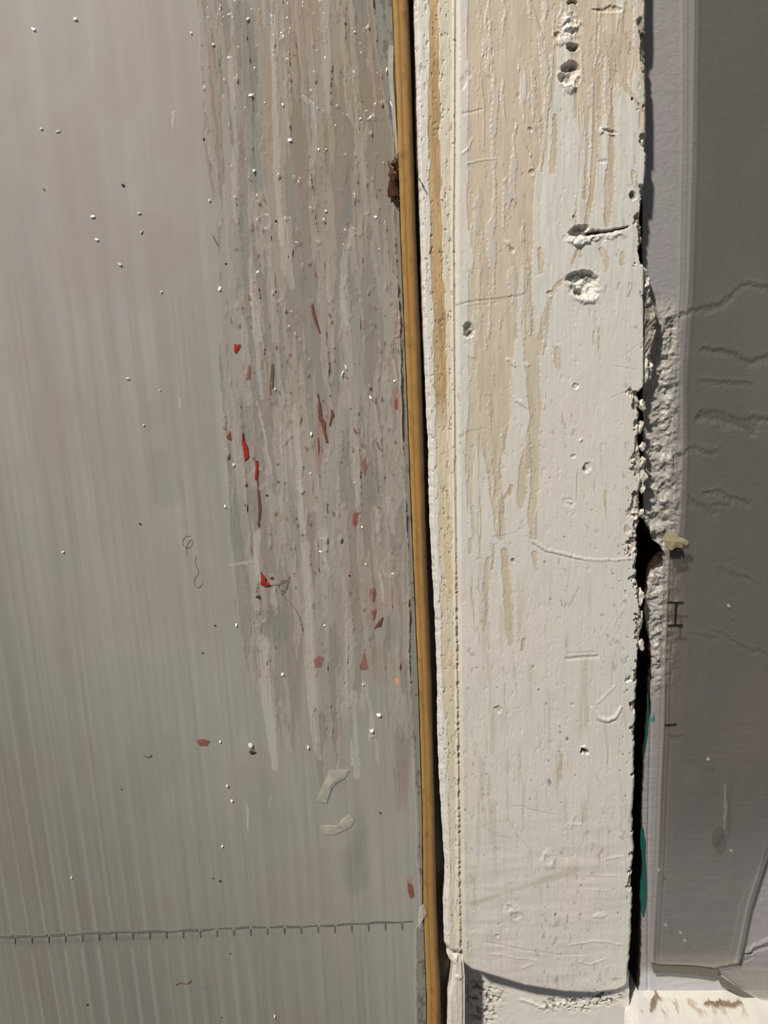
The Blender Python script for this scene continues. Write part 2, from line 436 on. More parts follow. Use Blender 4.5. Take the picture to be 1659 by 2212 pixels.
# the big cream field: upper left of the face, fading down
fld = sm(X, 1000, 1022) * (1 - sm(X, poly_at([(1230, -150), (1195, 150), (1145, 500), (1105, 800), (1085, 1100), (1080, 1400)], Y) - 30, poly_at([(1230, -150), (1195, 150), (1145, 500), (1105, 800), (1085, 1100), (1080, 1400)], Y) + 25))
fld = fld * (1 - 0.65 * sm(Y, 820, 1150)) * (1 - sm(Y, 1300, 1550))
topr = sm(X, 1180, 1260) * (1 - sm(Y, 60, 420)) * 0.42
bias = 0.42 * fld + topr * 0.75
cream = sm(st * 0.7 + st2 * 0.3 + bias, 0.70, 0.735)
cream = np.maximum(cream, sm(fld + (st2 - 0.5) * 0.9, 0.80, 0.86))
streaks = [
    [(1182, 95, 4), (1184, 180, 6), (1182, 260, 5), (1177, 330, 3), (1172, 372, 2)],
    [(1164, 190, 2), (1165, 300, 6), (1158, 350, 10), (1152, 372, 4)],
    [(1236, 0, 6), (1238, 60, 5)], [(1288, 60, 8), (1290, 200, 8), (1286, 330, 8), (1278, 420, 6), (1268, 490, 5)],
    [(1322, 95, 9), (1320, 200, 8), (1322, 300, 7), (1318, 400, 11), (1312, 485, 6)], [(1272, 100, 3), (1270, 300, 3), (1264, 430, 4)],
    [(1345, 100, 10), (1350, 180, 8), (1360, 200, 5), (1390, 240, 4)], [(1300, 95, 30), (1345, 105, 20)],
    [(1148, 412, 5), (1146, 520, 6), (1140, 600, 8), (1142, 700, 14), (1148, 760, 16), (1152, 830, 15), (1158, 900, 12), (1150, 960, 14), (1133, 1010, 12), (1128, 1070, 10), (1124, 1095, 5)],
    [(1158, 960, 9), (1156, 1050, 9), (1150, 1110, 10), (1152, 1162, 7), (1154, 1168, 3)],
    [(1165, 760, 12), (1175, 710, 9), (1185, 660, 7), (1200, 620, 5), (1225, 595, 4)],
    [(1204, 755, 6), (1205, 780, 7), (1206, 797, 3)],
    [(1110, 560, 6), (1108, 640, 5), (1112, 730, 7)],
    [(1052, 740, 12), (1062, 850, 24), (1065, 950, 24), (1068, 1020, 16), (1075, 1090, 12), (1080, 1160, 8)],
    [(1090, 800, 12), (1092, 900, 12), (1082, 980, 8)],
    [(1105, 1052, 5), (1098, 1068, 5), (1088, 1085, 3)],
    [(1055, 1210, 5), (1051, 1260, 7), (1050, 1330, 5), (1047, 1360, 3)],
    [(1090, 1190, 8), (1094, 1250, 9), (1100, 1310, 10), (1102, 1385, 6), (1106, 1395, 3)],
    [(1130, 1385, 5), (1128, 1402, 4)], [(1068, 1180, 3), (1064, 1230, 3)], [(1155, 1195, 6), (1158, 1220, 4)],
    [(1298, 1300 - 760, 5), (1310, 560, 6), (1312, 580, 4)], [(1346, 548, 5), (1345, 570, 6)], [(1167, 540, 5), (1169, 575, 7), (1170, 590, 4)],
    [(1368, 375, 7), (1374, 400, 5)], [(1020, 580, 4), (1022, 640, 3)],
    [(1248, 540, 5), (1238, 570, 4)], [(1200, 250, 5), (1196, 330, 5), (1194, 372, 8)],
    [(1212, 1625, 4), (1208, 1680, 4)],
]
hand = np.zeros_like(X)
for s_ in streaks: hand = np.maximum(hand, g.line(s_, 1.0, 0.8))
hole_w = np.zeros_like(X)
for s_ in [[(1124, 790, 3), (1140, 790, 5)], [(1112, 870, 5), (1125, 880, 3)], [(1142, 1030, 4), (1140, 1060, 3)], [(1135, 640, 3), (1133, 730, 3)],
           [(1310, 250, 4), (1306, 350, 7), (1300, 380, 3)], [(1230, 190, 10), (1225, 300, 14), (1228, 450, 16)]]:
    hole_w = np.maximum(hole_w, g.line(s_, 1.0, 0.8))
cream = np.maximum(cream, hand) * (1 - hole_w)
# patches of white kept on the far left of the cream field
keep = sm(fbm(U, V, 14, 60, 49, 4), 0.57, 0.60) * (1 - sm(X, 1015, 1050)) * sm(Y, 350, 420)
cream *= (1 - keep)
cream *= 1 - 0.9 * sm(fbm(g.WX, V, 11, 85, 815, 3, 0.5), 0.64, 0.67) * sm(X, 1015, 1060)
creamcol = CREAM
g.mix(cream, CREAM)
g.mix(0.55 * hand * sm(st2, 0.35, 0.6), TAN)
g.mix(cream * 0.5 * sm(Y, 250, 800), (0.60, 0.545, 0.44))
g.mix(cream * 0.45 * sm(fbm(U, V, 8, 90, 53, 3), 0.5, 0.75), TAN)
# thin stains lower down
ls = sm(fbm(U, V, 10, 120, 57, 4, 0.6) + 0.10 * (1 - sm(X, 1080, 1180)), 0.60, 0.74) * sm(Y, 1150, 1350) * (1 - 0.6 * sm(Y, 1750, 1950))
g.mix(0.42 * ls, (0.50, 0.42, 0.32))
g.mix(0.5 * g.line([(1000, 1500, 6), (1008, 1900, 8), (1012, 2090, 8)], 8, 0.5), (0.60, 0.55, 0.45))
# relief: top coat thickness, brush marks, old runs
g.H -= 0.9 * cream
rim = np.abs(cream - 0.5) < 0.42
g.H += 0.3 * rim
g.mix(0.26 * rim, (0.42, 0.35, 0.26))
g.H += 0.45 * (fbm(U, V, 6, 90, 59, 3) - 0.5) + 2.0 * (fbm(U, V, 55, 90, 60, 3) - 0.5) + 0.2 * (fbm(U, V, 3, 5, 62, 2) - 0.5)
g.H += 2.0 * (fbm(U, V, 120, 26, 64, 2) - 0.5) * sm(Y, 1650, 1900)
# upright wrinkle streaks in the upper part
g.H += 2.2 * (fbm(U, V, 13, 110, 66, 3, 0.5) - 0.5) * (1 - sm(Y, 500, 900)) * sm(X, 1110, 1180)

# craters and gouges  (x, y, rx, ry, angle, depth, darkness)
pits = [
    (1236, 6, 10, 5, 0, 12, .6), (1222, 45, 8, 6, 0, -5, 0), (1232, 62, 12, 8, 0, -6, 0), (1236, 103, 12, 7, 10, 14, .85), (1205, 76, 7, 4, 0, 8, .5), (1210, 92, 10, 8, 0, -5, 0),
    (1228, 143, 15, 9, -20, 16, .6), (1222, 168, 14, 12, 0, 14, .4), (1240, 150, 10, 12, 20, 12, .5), (1232, 190, 12, 12, 0, -8, 0),
    (1250, 498, 20, 9, -15, 16, .75), (1285, 503, 14, 5, -5, 12, .6), (1250, 520, 22, 9, 0, -7, 0),
    (1245, 600, 20, 9, -20, 12, .55), (1275, 600, 16, 10, 10, 13, .6), (1262, 622, 26, 18, 0, 9, .15), (1252, 632, 9, 8, 0, 12, .9), (1268, 645, 20, 9, 0, -7, 0),
    (1014, 712, 9, 15, 0, 10, .55), (1016, 722, 6, 7, 0, 9, .9), (1366, 214, 4, 4, 0, 8, .9), (1367, 420, 6, 8, 0, 9, .8), (1268, 1010, 7, 12, 35, 6, .1), (1264, 1013, 4, 5, 0, 6, .6),
    (1229, 1083, 14, 9, 0, 3, 0), (1230, 1081, 8, 3, 0, -3, 0), (1245, 835, 8, 6, 0, 5, .05), (1254, 950, 4, 3, 0, -4, 0), (1239, 985, 5, 5, 0, 4, .2),
    (1354, 1145, 6, 8, 10, 5, .4), (1355, 1174, 5, 4, 0, 5, .5), (1264, 1624, 6, 6, 0, 12, .95), (1264, 1616, 7, 4, 0, -6, 0), (1075, 1531, 8, 6, 30, 6, .35), (1108, 1210, 4, 5, 0, 5, .7),
    (1185, 1855, 14, 18, 0, -5, 0), (1184, 1856, 8, 12, 0, 4, .05), (1110, 1968, 18, 16, 0, -4, 0), (1115, 1978, 10, 8, 0, 5, .1), (1100, 1962, 6, 5, 0, 5, .1),
    (1198, 1974, 4, 2.5, 0, 4, .8), (1074, 2021, 4, 4, 0, 4, .5), (1294, 1978, 14, 4, 0, -4, 0), (1265, 2100, 30, 20, 0, 3, 0), (1330, 2116, 12, 3, 0, 3, .5), (1012, 2045, 3, 12, 0, 4, .4),
    (1188, 1690, 2, 8, -35, 3, .7), (1225, 1595, 3, 3, 0, 3, .7), (1236, 1520, 3, 3, 0, 3, .3), (1316, 285, 16, 5, 10, 7, .3), (1322, 290, 8, 2.5, 0, -6, .0), (1300, 285, 5, 8, 0, -5, 0),
    (1302, 350, 10, 4, 0, 3, .1), (1150, 372, 6, 7, 0, 4, .5), (1146, 280, 5, 6, 0, 4, .4), (1010, 160, 5, 9, 0, 3, .1), (1000, 180, 6, 14, 0, 3, .05), (1120, 210, 3, 6, 0, 3, .3),
    (1095, 525, 6, 4, 20, -4, 0), (1105, 540, 5, 8, -20, 4, .3), (1240, 470, 4, 4, 0, 4, .7), (1186, 635, 5, 5, 0, 4, .5), (1320, 20, 20, 6, 0, 5, .1), (1290, 22, 12, 4, 0, 4, .3),
    (1372, 855, 10, 8, 0, 5, .1), (1125, 868, 20, 3, 40, -4, 0), (1105, 780, 12, 4, 30, -4, 0),
]
for (x, y, rx, ry, a, d, dk) in pits:
    m = g.blob(x, y, rx, ry, a, 0.45, 0.9)
    g.H -= d * m * (0.85 if d > 8 else 0.45)
    if d > 0 and d > 3:
        g.H += 0.7 * (g.blob(x, y, rx * 1.45, ry * 1.45, a, 0.5, 0.9) - m)
    if dk > 0: g.mix(dk * m * (0.55 + 0.45 * sm(fbm(U, V, 5, 5, 81, 2), 0.35, 0.6)), (0.055, 0.045, 0.035) if dk > 0.5 else (0.30, 0.25, 0.18))
rough = np.clip(g.blob(1262, 620, 34, 28, 0, .4) + g.blob(1265, 512, 45, 16, 0, .4) + g.blob(1230, 165, 24, 32, 0, .4) + g.blob(1232, 60, 24, 30, 0, .4) + g.blob(1014, 715, 12, 18, 0, .4), 0, 1)
g.H += rough * 8 * (fbm(U, V, 7, 7, 83, 3) - 0.5)
g.mix(rough * 0.45, (0.76, 0.73, 0.67))
# long gouge running right from the middle crater
m = g.line([(1262, 507, 4), (1300, 503, 3), (1330, 495, 2.5), (1357, 489, 1.5)], 1.6, 0.5)
g.H -= 9 * m; g.mix(0.8 * m, (0.14, 0.115, 0.09))
g.H += 4 * g.line([(1245, 524, 6), (1290, 517, 5), (1340, 504, 3)], 3, 1.0) * (fbm(U, V, 9, 9, 85, 2))
# scratches and creases (points, depth, dark)
for pts, d, dk in [
    ([(978, 662, 1), (1010, 652, 1), (1060, 646, 1), (1105, 640, .8), (1135, 636, .6)], 3, .75),
    ([(1010, 662, .6), (1060, 655, .6), (1100, 645, .5)], 2, .3),
    ([(990, 945, .6), (1015, 932, .8), (1050, 925, .7)], 2, .5),
    ([(1150, 1168, 2), (1180, 1188, 3), (1225, 1198, 3), (1262, 1207, 2.5), (1300, 1210, 2), (1365, 1208, 2)], -3, 0),
    ([(1150, 1176, 1.5), (1180, 1194, 1.5), (1225, 1203, 1.5), (1262, 1211, 1.2)], 2.5, .25),
    ([(1250, 1270, .8), (1240, 1292, .8), (1229, 1312, .8)], 2, .45),
    ([(1225, 1423, 2.4), (1260, 1420, 2.2), (1290, 1419, 1.8)], 5, .35), ([(1225, 1411, 1), (1285, 1410, 1)], 2, .1),
    ([(1355, 1300, 1), (1310, 1380, 1)], -1.2, 0), ([(1340, 1318, .8), (1298, 1392, .8)], -1, 0), ([(1325, 1330, .8), (1285, 1400, .8)], -1, 0),
    ([(1330, 1480, 2), (1290, 1520, 2)], -2, 0),
    ([(1280, 1530, 2.5), (1292, 1550, 3.5), (1312, 1556, 4), (1330, 1550, 3.5), (1342, 1528, 2)], -6, 0),
    ([(1288, 1558, 1.2), (1310, 1563, 1.4), (1330, 1558, 1.2)], 2.5, .22),
    ([(1105, 1740, .6), (1130, 1742, .6), (1140, 1748, .6), (1200, 1760, .5)], 2, .3), ([(1180, 1685, .7), (1190, 1700, .7)], 2, .7),
    ([(1285, 1670, .5), (1302, 1700, .5)], 1.5, .4), ([(1095, 1760, 1), (1120, 1810, 1), (1138, 1826, 1)], 1.5, .2),
    ([(1235, 1770, 1), (1242, 1760, 2), (1232, 1785, 1)], -3, 0), ([(1228, 1778, 1.5), (1255, 1780, 1.5)], -3, .0),
    ([(1310, 1855, 1.2), (1345, 1850, 2), (1352, 1880, 1.5)], -3, 0), ([(1270, 1890, 1), (1330, 1893, 1.5)], -2, 0), ([(1262, 1920, 1), (1310, 1925, 1)], -2, 0),
    ([(1050, 2035, 1.5), (1120, 2050, 1.5), (1200, 2062, 1.5), (1270, 2062, 1)], 2, .08), ([(1060, 2060, 1), (1160, 2075, 1.5)], -2, 0), ([(1230, 2040, 1), (1290, 2032, 2), (1345, 2040, 2)], -2.5, 0),
    ([(1240, 2075, 1), (1275, 2085, 2), (1310, 2070, 1.5)], -2.5, .0), ([(1130, 2090, 2), (1150, 2083, 1)], -3, 0), ([(1322, 860, .5), (1360, 842, .5)], 2, .2), ([(1320, 790, .5), (1375, 797, .5)], 1.5, .25),
    ([(1345, 770, .5), (1395, 735, .5)], 1.5, .2), ([(1135, 1135, .5), (1115, 1150, .5), (1065, 1160, .5)], 1.5, .2), ([(1330, 1250, .5), (1375, 1310, .5)], 1.5, .25),
    ([(1150, 0, 1), (1165, 55, 1.5), (1180, 90, 1)], 2.5, .35), ([(1000, 245, 1.5), (1025, 240, 1.5), (1045, 235, .8)], 3, .3), ([(1000, 330, 2), (1012, 322, 2), (1020, 300, 1)], -3, 0),
    ([(1040, 170, 1), (1046, 240, 1.5), (1044, 325, 1)], -2.5, 0), ([(1010, 352, 2), (1040, 345, 2), (1070, 342, 1)], -2, .1),
]:
    m = g.line(pts, 1.6 if abs(d) < 3 else 3.2, 0.35)
    g.H -= d * m * 0.42
    if dk: g.mix(dk * m, (0.17, 0.14, 0.10))
# wiped tan marks low on the face
for pts, k in [([(1019, 1952, 5), (1045, 1944, 5), (1078, 1932, 4)], .55), ([(1085, 1930, 3), (1150, 1910, 4), (1180, 1900, 7), (1228, 1884, 8), (1250, 1878, 3)], .45),
               ([(1040, 1785, 3), (1065, 1775, 4), (1098, 1770, 3)], .4), ([(1062, 1800, 2), (1090, 1806, 3), (1102, 1812, 2)], .4), ([(1015, 1888, 4), (1018, 1900, 4)], .5),
               ([(1160, 1700, 2), (1160, 1740, 2), (1157, 1755, 1)], .4)]:
    g.mix(k * g.line(pts, 3, 0.5), (0.47, 0.42, 0.33))
# fine grime and pinholes
gr = sm(fbm(U, V, 7, 16, 87, 3), 0.70, 0.76)
g.mix(0.45 * gr * sm(fbm(U, V, 90, 160, 89, 2), 0.45, 0.7), (0.28, 0.24, 0.18)); g.H -= 0.5 * gr
for i in range(60):
    rr = random.Random(100 + i); cx, cy = rr.uniform(1005, 1360), rr.uniform(1000, 2080)
    if i < 22: cx = rr.uniform(1335, 1362)
    m = g.blob(cx, cy, rr.uniform(1.2, 2.6), rr.uniform(1.2, 3), 0, 0.5, 0)
    g.H -= 1.2 * m; g.mix(0.65 * m, (0.20, 0.16, 0.12))
# rounded and broken right arris
dr = g.r - X
g.H -= 9 * (1 - sm(dr, -2, 9)) ** 2
brk = sm(fbm(U, V, 24, 30, 91, 4, 0.6) + 0.24 * (1 - sm(dr, 0, 26)) - 0.10 * (1 - sm(Y, 480, 560)) - 0.14 * sm(Y, 1480, 1560), 0.66, 0.70)
brk = brk * (1 - sm(dr, 20, 34))
g.H -= brk * (7 + 10 * (fbm(U, V, 9, 9, 93, 3) - 0.5))
g.mix(brk * 0.6, (0.60, 0.53, 0.42)); g.mix(brk * sm(fbm(U, V, 9, 9, 95, 3), 0.52, 0.62) * 0.7, (0.22, 0.17, 0.12))
for m in (g.line([(1385, 45, 6), (1392, 90, 8), (1390, 130, 7)], 4), g.line([(1388, 405, 5), (1390, 440, 5), (1385, 530, 6), (1387, 565, 4)], 4)):
    g.H -= 6 * m; g.mix(0.55 * m, (0.24, 0.21, 0.17))
sidew = sm(X, 1389, 1394) * sm(Y, 562, 575) * (1 - sm(Y, 834, 846))
g.H -= sidew * (10 + 12 * (fbm(U, V, 12, 16, 97, 3) - 0.5))
bark = sidew * sm(Y, 615, 640) * (1 - sm(Y, 760, 785))
g.mix(bark, (0.24, 0.215, 0.18)); g.H += bark * 8 * (fbm(U + 0.5 * V, V, 5, 20, 98, 3) - 0.5)
g.mix(sidew * (1 - bark) * 0.6, (0.66, 0.62, 0.54))
# softened left arris
dl = X - g.l
g.H -= 3 * (1 - sm(dl, -1, 12)) ** 2
g.H -= 5 * (1 - sm(post_bottom(g.u) - Y, 0, 9)) ** 2
g.R[:] = 0.42 + 0.12 * cream
face = g.build('post_face', M_paint, post, thick=0.020)

# the narrow glazing bead along the left side of the post
bl = [(889, -150), (893, 0), (897, 160), (900, 330), (906, 480), (909, 600), (912, 700), (918, 830), (925, 950), (926, 1060), (932, 1200), (941, 1350), (945, 1480), (946, 1600), (950, 1700), (957, 1800), (962, 1890),
      (958, 1960), (960, 2040), (968, 2058)]
br = [(x + 3, y) for x, y in pl]
g = Sheet(lambda y: poly_at(bl, y) + 3.5 * (fbm(y, 0 * y, 16, 16, 101, 4, 0.6) - 0.5), lambda y: poly_at(br, y), TOP, 2060, 90, 1450, 0.0012, seed=31)
X, Y, U, V = g.X, g.Y, g.U, g.V
dl = X - g.l; dr = g.r - X; wd = g.r - g.l
g.C[:] = (0.69, 0.67, 0.63)
flk = fbm(U, V, 8, 26, 103, 4, 0.6)
tanl = poly_at([(928, 0), (927, 370), (938, 740), (942, 900), (950, 1100), (955, 1480), (970, 1600), (974, 2060)], Y)
tanr = poly_at([(946, 0), (952, 370), (964, 740), (966, 900), (974, 1100), (984, 1480), (986, 1600), (984, 2060)], Y)
tm = sm(X, tanl - 3, tanl) * (1 - sm(X, tanr, tanr + 3))
wob = 0.5 + 6 * (fbm(U, V, 10, 30, 105, 3) - 0.5)
tm = sm(X - tanl + wob * 2, -1, 1.5) * sm(tanr - X + wob * 2, -1, 1.5)
up_ = 1 - sm(Y, 840, 960)
g.mix(tm * up_, (0.52, 0.375, 0.20))
g.mix(tm * up_ * sm(fbm(U, V, 12, 90, 107, 3), 0.45, 0.65) * 0.6, (0.36, 0.25, 0.13))
g.mix(tm * (1 - up_) * (0.55 + 0.35 * sm(fbm(U, V, 6, 80, 109, 3), 0.4, 0.6)) * (1 - 0.55 * sm(Y, 1600, 1750)), (0.62, 0.53, 0.34))
g.mix((1 - tm) * sm(X, tanr, tanr + 2) * 0.6, (0.64, 0.57, 0.43))
g.H -= 1 * tm
g.H += 1.6 * (flk - 0.5) + 0.5 * (fbm(U, V, 4, 60, 111, 3) - 0.5)
crk = sm(fbm(U, V, 5, 11, 113, 3, 0.6), 0.69, 0.74)
g.H -= 1.4 * crk; g.mix(0.45 * crk, (0.26, 0.21, 0.15))
g.H -= 10 * (1 - sm(dl, 0, 12)) ** 1.6
g.H += 3 * np.exp(-((dr - 9) / 3.0) ** 2)
g.H -= 1.5 * np.exp(-((dr - 3) / 4) ** 2)
g.mix(0.35 * np.exp(-((dr - 2) / 3.0) ** 2) * sm(Y, 500, 900), (0.36, 0.28, 0.18))
dots = sm(fbm(U, 0 * V + 3, 3, 3, 115, 2) * 0 + fbm(0 * U, V, 5, 7, 117, 2), 0.55, 0.65) * np.exp(-((dr - 7) / 2.5) ** 2) * sm(Y, 1150, 1350)
g.H -= 4 * dots; g.mix(0.7 * dots, (0.20, 0.15, 0.09))
g.H -= 6 * sm(Y, 2050, 2060)
tag(g.build('glazing_bead', M_paint, post, thick=0.008), 'narrow bead with worn yellow-tan centre')
# lower broken length of the bead
g = Sheet(lambda y: poly_at([(966, 2066), (978, 2085), (976, 2120), (968, 2150), (967, 2212), (968, 2360)], y) + 3 * (fbm(y, 0 * y, 14, 14, 119, 3) - 0.5), lambda y: poly_at([(1000, 2060), (1004, 2110), (1004, 2360)], y),
          2066, BOT, 60, 170, 0.0016, seed=33)
X, Y, U, V = g.X, g.Y, g.U, g.V
g.C[:] = (0.69, 0.66, 0.60)
g.mix(0.5 * sm(fbm(U, V, 9, 70, 121, 3), 0.5, 0.65), (0.60, 0.52, 0.40))
g.H += 3 * (fbm(U, V, 8, 30, 123, 4) - 0.5) - 6 * (1 - sm(X - g.l, 0, 10)) ** 2 - 5 * (1 - sm(Y, 2066, 2080))
g.H += 5 * g.blob(985, 2068, 5, 6) + 4 * g.blob(990, 2112, 6, 4)
g.H -= 6 * np.exp(-((g.r - X - 3) / 2.0) ** 2)
LOWBEAD = g

# recessed rebate between the bead and the ochre strip
g = Sheet(lambda y: poly_at([(862, -150), (940, 2360)], y), lambda y: poly_at([(950, -150), (994, 2360)], y), TOP, BOT, 40, 800, 0.0105, seed=35)
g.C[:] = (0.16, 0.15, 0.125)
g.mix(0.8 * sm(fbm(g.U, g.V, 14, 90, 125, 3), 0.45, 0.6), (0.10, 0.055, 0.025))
g.H += 3 * (fbm(g.U, g.V, 20, 50, 127, 3) - 0.5)
tag(g.build('trim_1', M_paint, thick=0.01), kind='structure')

# ------------------------------------------------------------------ the rail below the post
def rail_depth(x, y): return 0.0175 - 0.0135 * np.clip((x - 1010) / 340, 0, 1)


def rail_top(u):
    d = rail_depth(1004 + 356 * u, 0)
    return post_bottom(u) - 0.78 * 0.82 * d / S / (1 + d / DIST)


rail = Sheet(lambda y: 1000 + 0 * y, lambda y: poly_at([(1359, 2050), (1359, 2212), (1361, 2360)], y) + 2 * (fbm(y, 0 * y, 9, 9, 131) - 0.5), rail_top, BOT, 260, 240, rail_depth, seed=41)
g = rail
X, Y, U, V = g.X, g.Y, g.U, g.V
g.C[:] = (0.69, 0.68, 0.635)
g.mix(0.5 * sm(fbm(U, V, 60, 60, 133, 3), 0.45, 0.7), (0.67, 0.62, 0.58))
zone = np.clip(g.blob(1045, 2150, 40, 30, 20, .5) + g.blob(1230, 2170, 60, 16, 0, .5) + g.blob(1300, 2158, 50, 14, -10, .5) + g.blob(1045, 2195, 28, 14, 0, .5), 0, 1)
rot = zone * sm(fbm(U, V, 9, 9, 135, 4, 0.6), 0.54, 0.60)
g.H -= 5 * rot; g.mix(0.9 * rot, (0.17, 0.12, 0.075))
g.H += zone * 3 * (fbm(U, V, 10, 10, 137, 3) - 0.5) + 2 * (fbm(U, V, 30, 30, 139, 3) - 0.5)
m = g.line([(1125, 2158, 2), (1160, 2172, 2), (1200, 2174, 3), (1220, 2166, 3)], 4)
g.H += 3 * m
g.mix(0.5 * g.line([(1004, 2100, 1), (1004, 2212, 1)], 1.5, 0), (0.25, 0.2, 0.14))
g.R[:] = 0.42
railroot = empty('lower_frame_rail', PV(1180, 2350, 0.012), 'white painted rail end with brown rot pits directly below the broad post', 'rail')
g.build('rail_face', M_paint, railroot, thick=0.010)
tag(LOWBEAD.build('glazing_bead', M_paint, railroot, thick=0.008), 'short broken lower length of the bead')

# ================================================================== LEFT: polycarbonate panel
panel = empty('polycarbonate_panel', PV(400, 2340, 0.006), 'big milky twin-wall plastic panel left of the post with scraped glue smears', 'panel')
el = [(852, -150), (856, 0), (862, 250), (868, 500), (884, 850), (897, 1200), (914, 1700), (922, 1950), (926, 2212), (928, 2360)]   # left side of ochre strip


def ochre_l(y): return poly_at([(845, -150), (848, 0), (853, 120), (866, 500), (880, 850), (893, 1200), (905, 1480), (913, 1750), (915, 1950), (922, 2150), (924, 2360)], y)


g = Sheet(-420, lambda y: ochre_l(y) - 2, TOP, BOT, 840, 1500, 0.0022, seed=51)
X, Y, U, V = g.X, g.Y, g.U, g.V
g.C[:] = (0.335, 0.318, 0.298)
big = fbm(U, V, 330, 420, 141, 3)
g.mix(0.8 * sm(big, 0.5, 0.75), (0.335, 0.345, 0.315))
g.mix(0.7 * sm(-big, -0.45, -0.2), (0.335, 0.300, 0.280))
g.mix(0.6 * (1 - sm(np.hypot(X - 120, (Y - 380) * 0.7), 100, 520)), (0.385, 0.360, 0.365))  # soft lilac sheen at upper left, painted into the skin colour
vst = fbm(U, V, 26, 900, 143, 4, 0.6)
g.mix(0.45 * sm(vst, 0.45, 0.75), (0.40, 0.395, 0.365))
g.mix(0.7 * sm(Y, 1000, 1600), (0.335, 0.332, 0.295))
g.A[:] = 0.975 - 0.40 * sm(Y - X * 1.1, 900, 1900) + 0.12 * (vst - 0.5)
vf = fbm(U, V, 8, 420, 817, 3, 0.55)
g.mix(0.30 * sm(vf, 0.5, 0.75) * sm(Y, 200, 900), (0.42, 0.415, 0.38))
g.mix(0.28 * sm(-vf, -0.45, -0.25) * sm(Y, 200, 900), (0.25, 0.24, 0.215))
patch = fbm(U, V, 150, 190, 819, 3, 0.55)
g.mix(0.38 * sm(patch, 0.5, 0.68), (0.335, 0.292, 0.268))
g.mix(0.3 * sm(-patch, -0.46, -0.32), (0.305, 0.315, 0.285))
g.H += 0.8 * (fbm(U, V, 40, 700, 145, 3) - 0.5)
# residue zone
L0 = poly_at([(415, -150), (425, 0), (440, 300), (470, 500), (478, 900), (505, 1250), (530, 1500), (560, 1720)], Y) + 14 * (fbm(U, V, 14, 60, 147, 3) - 0.5)
R0 = poly_at([(802, -150), (808, 20), (818, 110), (830, 200), (852, 300), (852, 480), (866, 700), (870, 900), (884, 1200), (888, 1500), (902, 1740), (904, 1760), (903, 1850), (914, 1985), (900, 2010), (902, 2360)], Y) + 5 * (fbm(U, V, 9, 18, 149, 3) - 0.5)
zoneL = sm(X, L0 - 3, L0 + 3)
zb = 1 - sm(Y, 1380 + 300 * (vn(U / 22, 0 * V, 151)), 1480 + 320 * (vn(U / 22, 0 * V, 151)))
zone = zoneL * zb * (1 - sm(X, R0 - 2, R0))
dens = zone * (0.35 + 0.65 * sm(X, 430, 620))
# broad haze of the residue
hz = fbm(U, V, 22, 420, 153, 5, 0.62)
hz2 = fbm(U, V, 8, 130, 155, 4, 0.6)
pk = fbm(U, V, 9, 22, 157, 4, 0.6)
BE = np.array((0.33, 0.255, 0.18)); PKC = np.array((0.33, 0.255, 0.215)); ML = np.array((0.50, 0.475, 0.43)); GG = np.array((0.24, 0.245, 0.22))
upm = 1 - sm(Y, 250, 720)
g.mix(dens * 0.75 * upm * sm(hz + 0.12 * sm(X, 560, 700), 0.42, 0.6), BE)
g.mix(dens * 0.55 * (1 - upm) * sm(hz, 0.40, 0.6), PKC)
g.mix(dens * 0.55 * sm(-hz, -0.44, -0.32), GG)
UW = U + 9 * (fbm(U, V, 13, 24, 811, 3, 0.6) - 0.5)
hz3 = fbm(UW, V, 26, 330, 813, 3, 0.5)
pl1 = sm(0.35 * fbm(UW, V, 9, 120, 155, 3, 0.5) + 0.65 * hz3, 0.505, 0.53) * zone
pl2 = sm(fbm(UW, V, 17, 260, 159, 3, 0.5), 0.60, 0.625) * zone
pl3 = sm(fbm(UW, V, 8, 36, 161, 3, 0.6), 0.66, 0.70) * zone
g.H += 1.5 * pl1 + 1.2 * pl2 + 1.2 * pl3 + zone * 0.9 * (fbm(U, V, 9, 30, 163, 3, 0.5) - 0.5)
g.mix(0.34 * pl1, np.array((0.42, 0.385, 0.335))); g.mix(0.34 * pl2, np.array((0.45, 0.425, 0.38)))
g.mix(0.30 * pl3, (0.30, 0.20, 0.16))
g.mix(0.30 * zone * (1 - pl1) * (1 - pl2), (0.215, 0.205, 0.18))
rb = random.Random(77)
for i in range(230):
    bx = rb.uniform(440, 880) if i % 3 else rb.uniform(560, 880); by = rb.triangular(0, 1700, 700)
    rr_ = rb.uniform(2.4, 4.6)
    m = g.blob(bx, by, rr_, rr_ * rb.uniform(1, 2.6), rb.uniform(-20, 20), 0.75, 0.3)
    g.H += rr_ * 0.55 * m * zone
for i in range(90):
    bx = rb.uniform(480, 880); by = rb.triangular(250, 1500, 760)
    m = g.blob(bx, by, rb.uniform(1.5, 3.2), rb.uniform(2, 8), rb.uniform(-25, 25), 0.5, 0.8)
    g.mix(0.75 * m * zone, rb.choice([(0.12, 0.085, 0.06), (0.16, 0.08, 0.055), (0.22, 0.07, 0.05), (0.10, 0.09, 0.06)]))
edge1 = (np.abs(pl1 - 0.5) < 0.45) & (zone > 0.5)
g.mix(0.14 * edge1, (0.55, 0.50, 0.44))
g.A = np.clip(g.A + 0.12 * zone, 0, 0.97)
spk = sm(fbm(U, V, 4, 8, 165, 2), 0.86, 0.93) * zone
g.mix(0.8 * spk, (0.12, 0.08, 0.055))
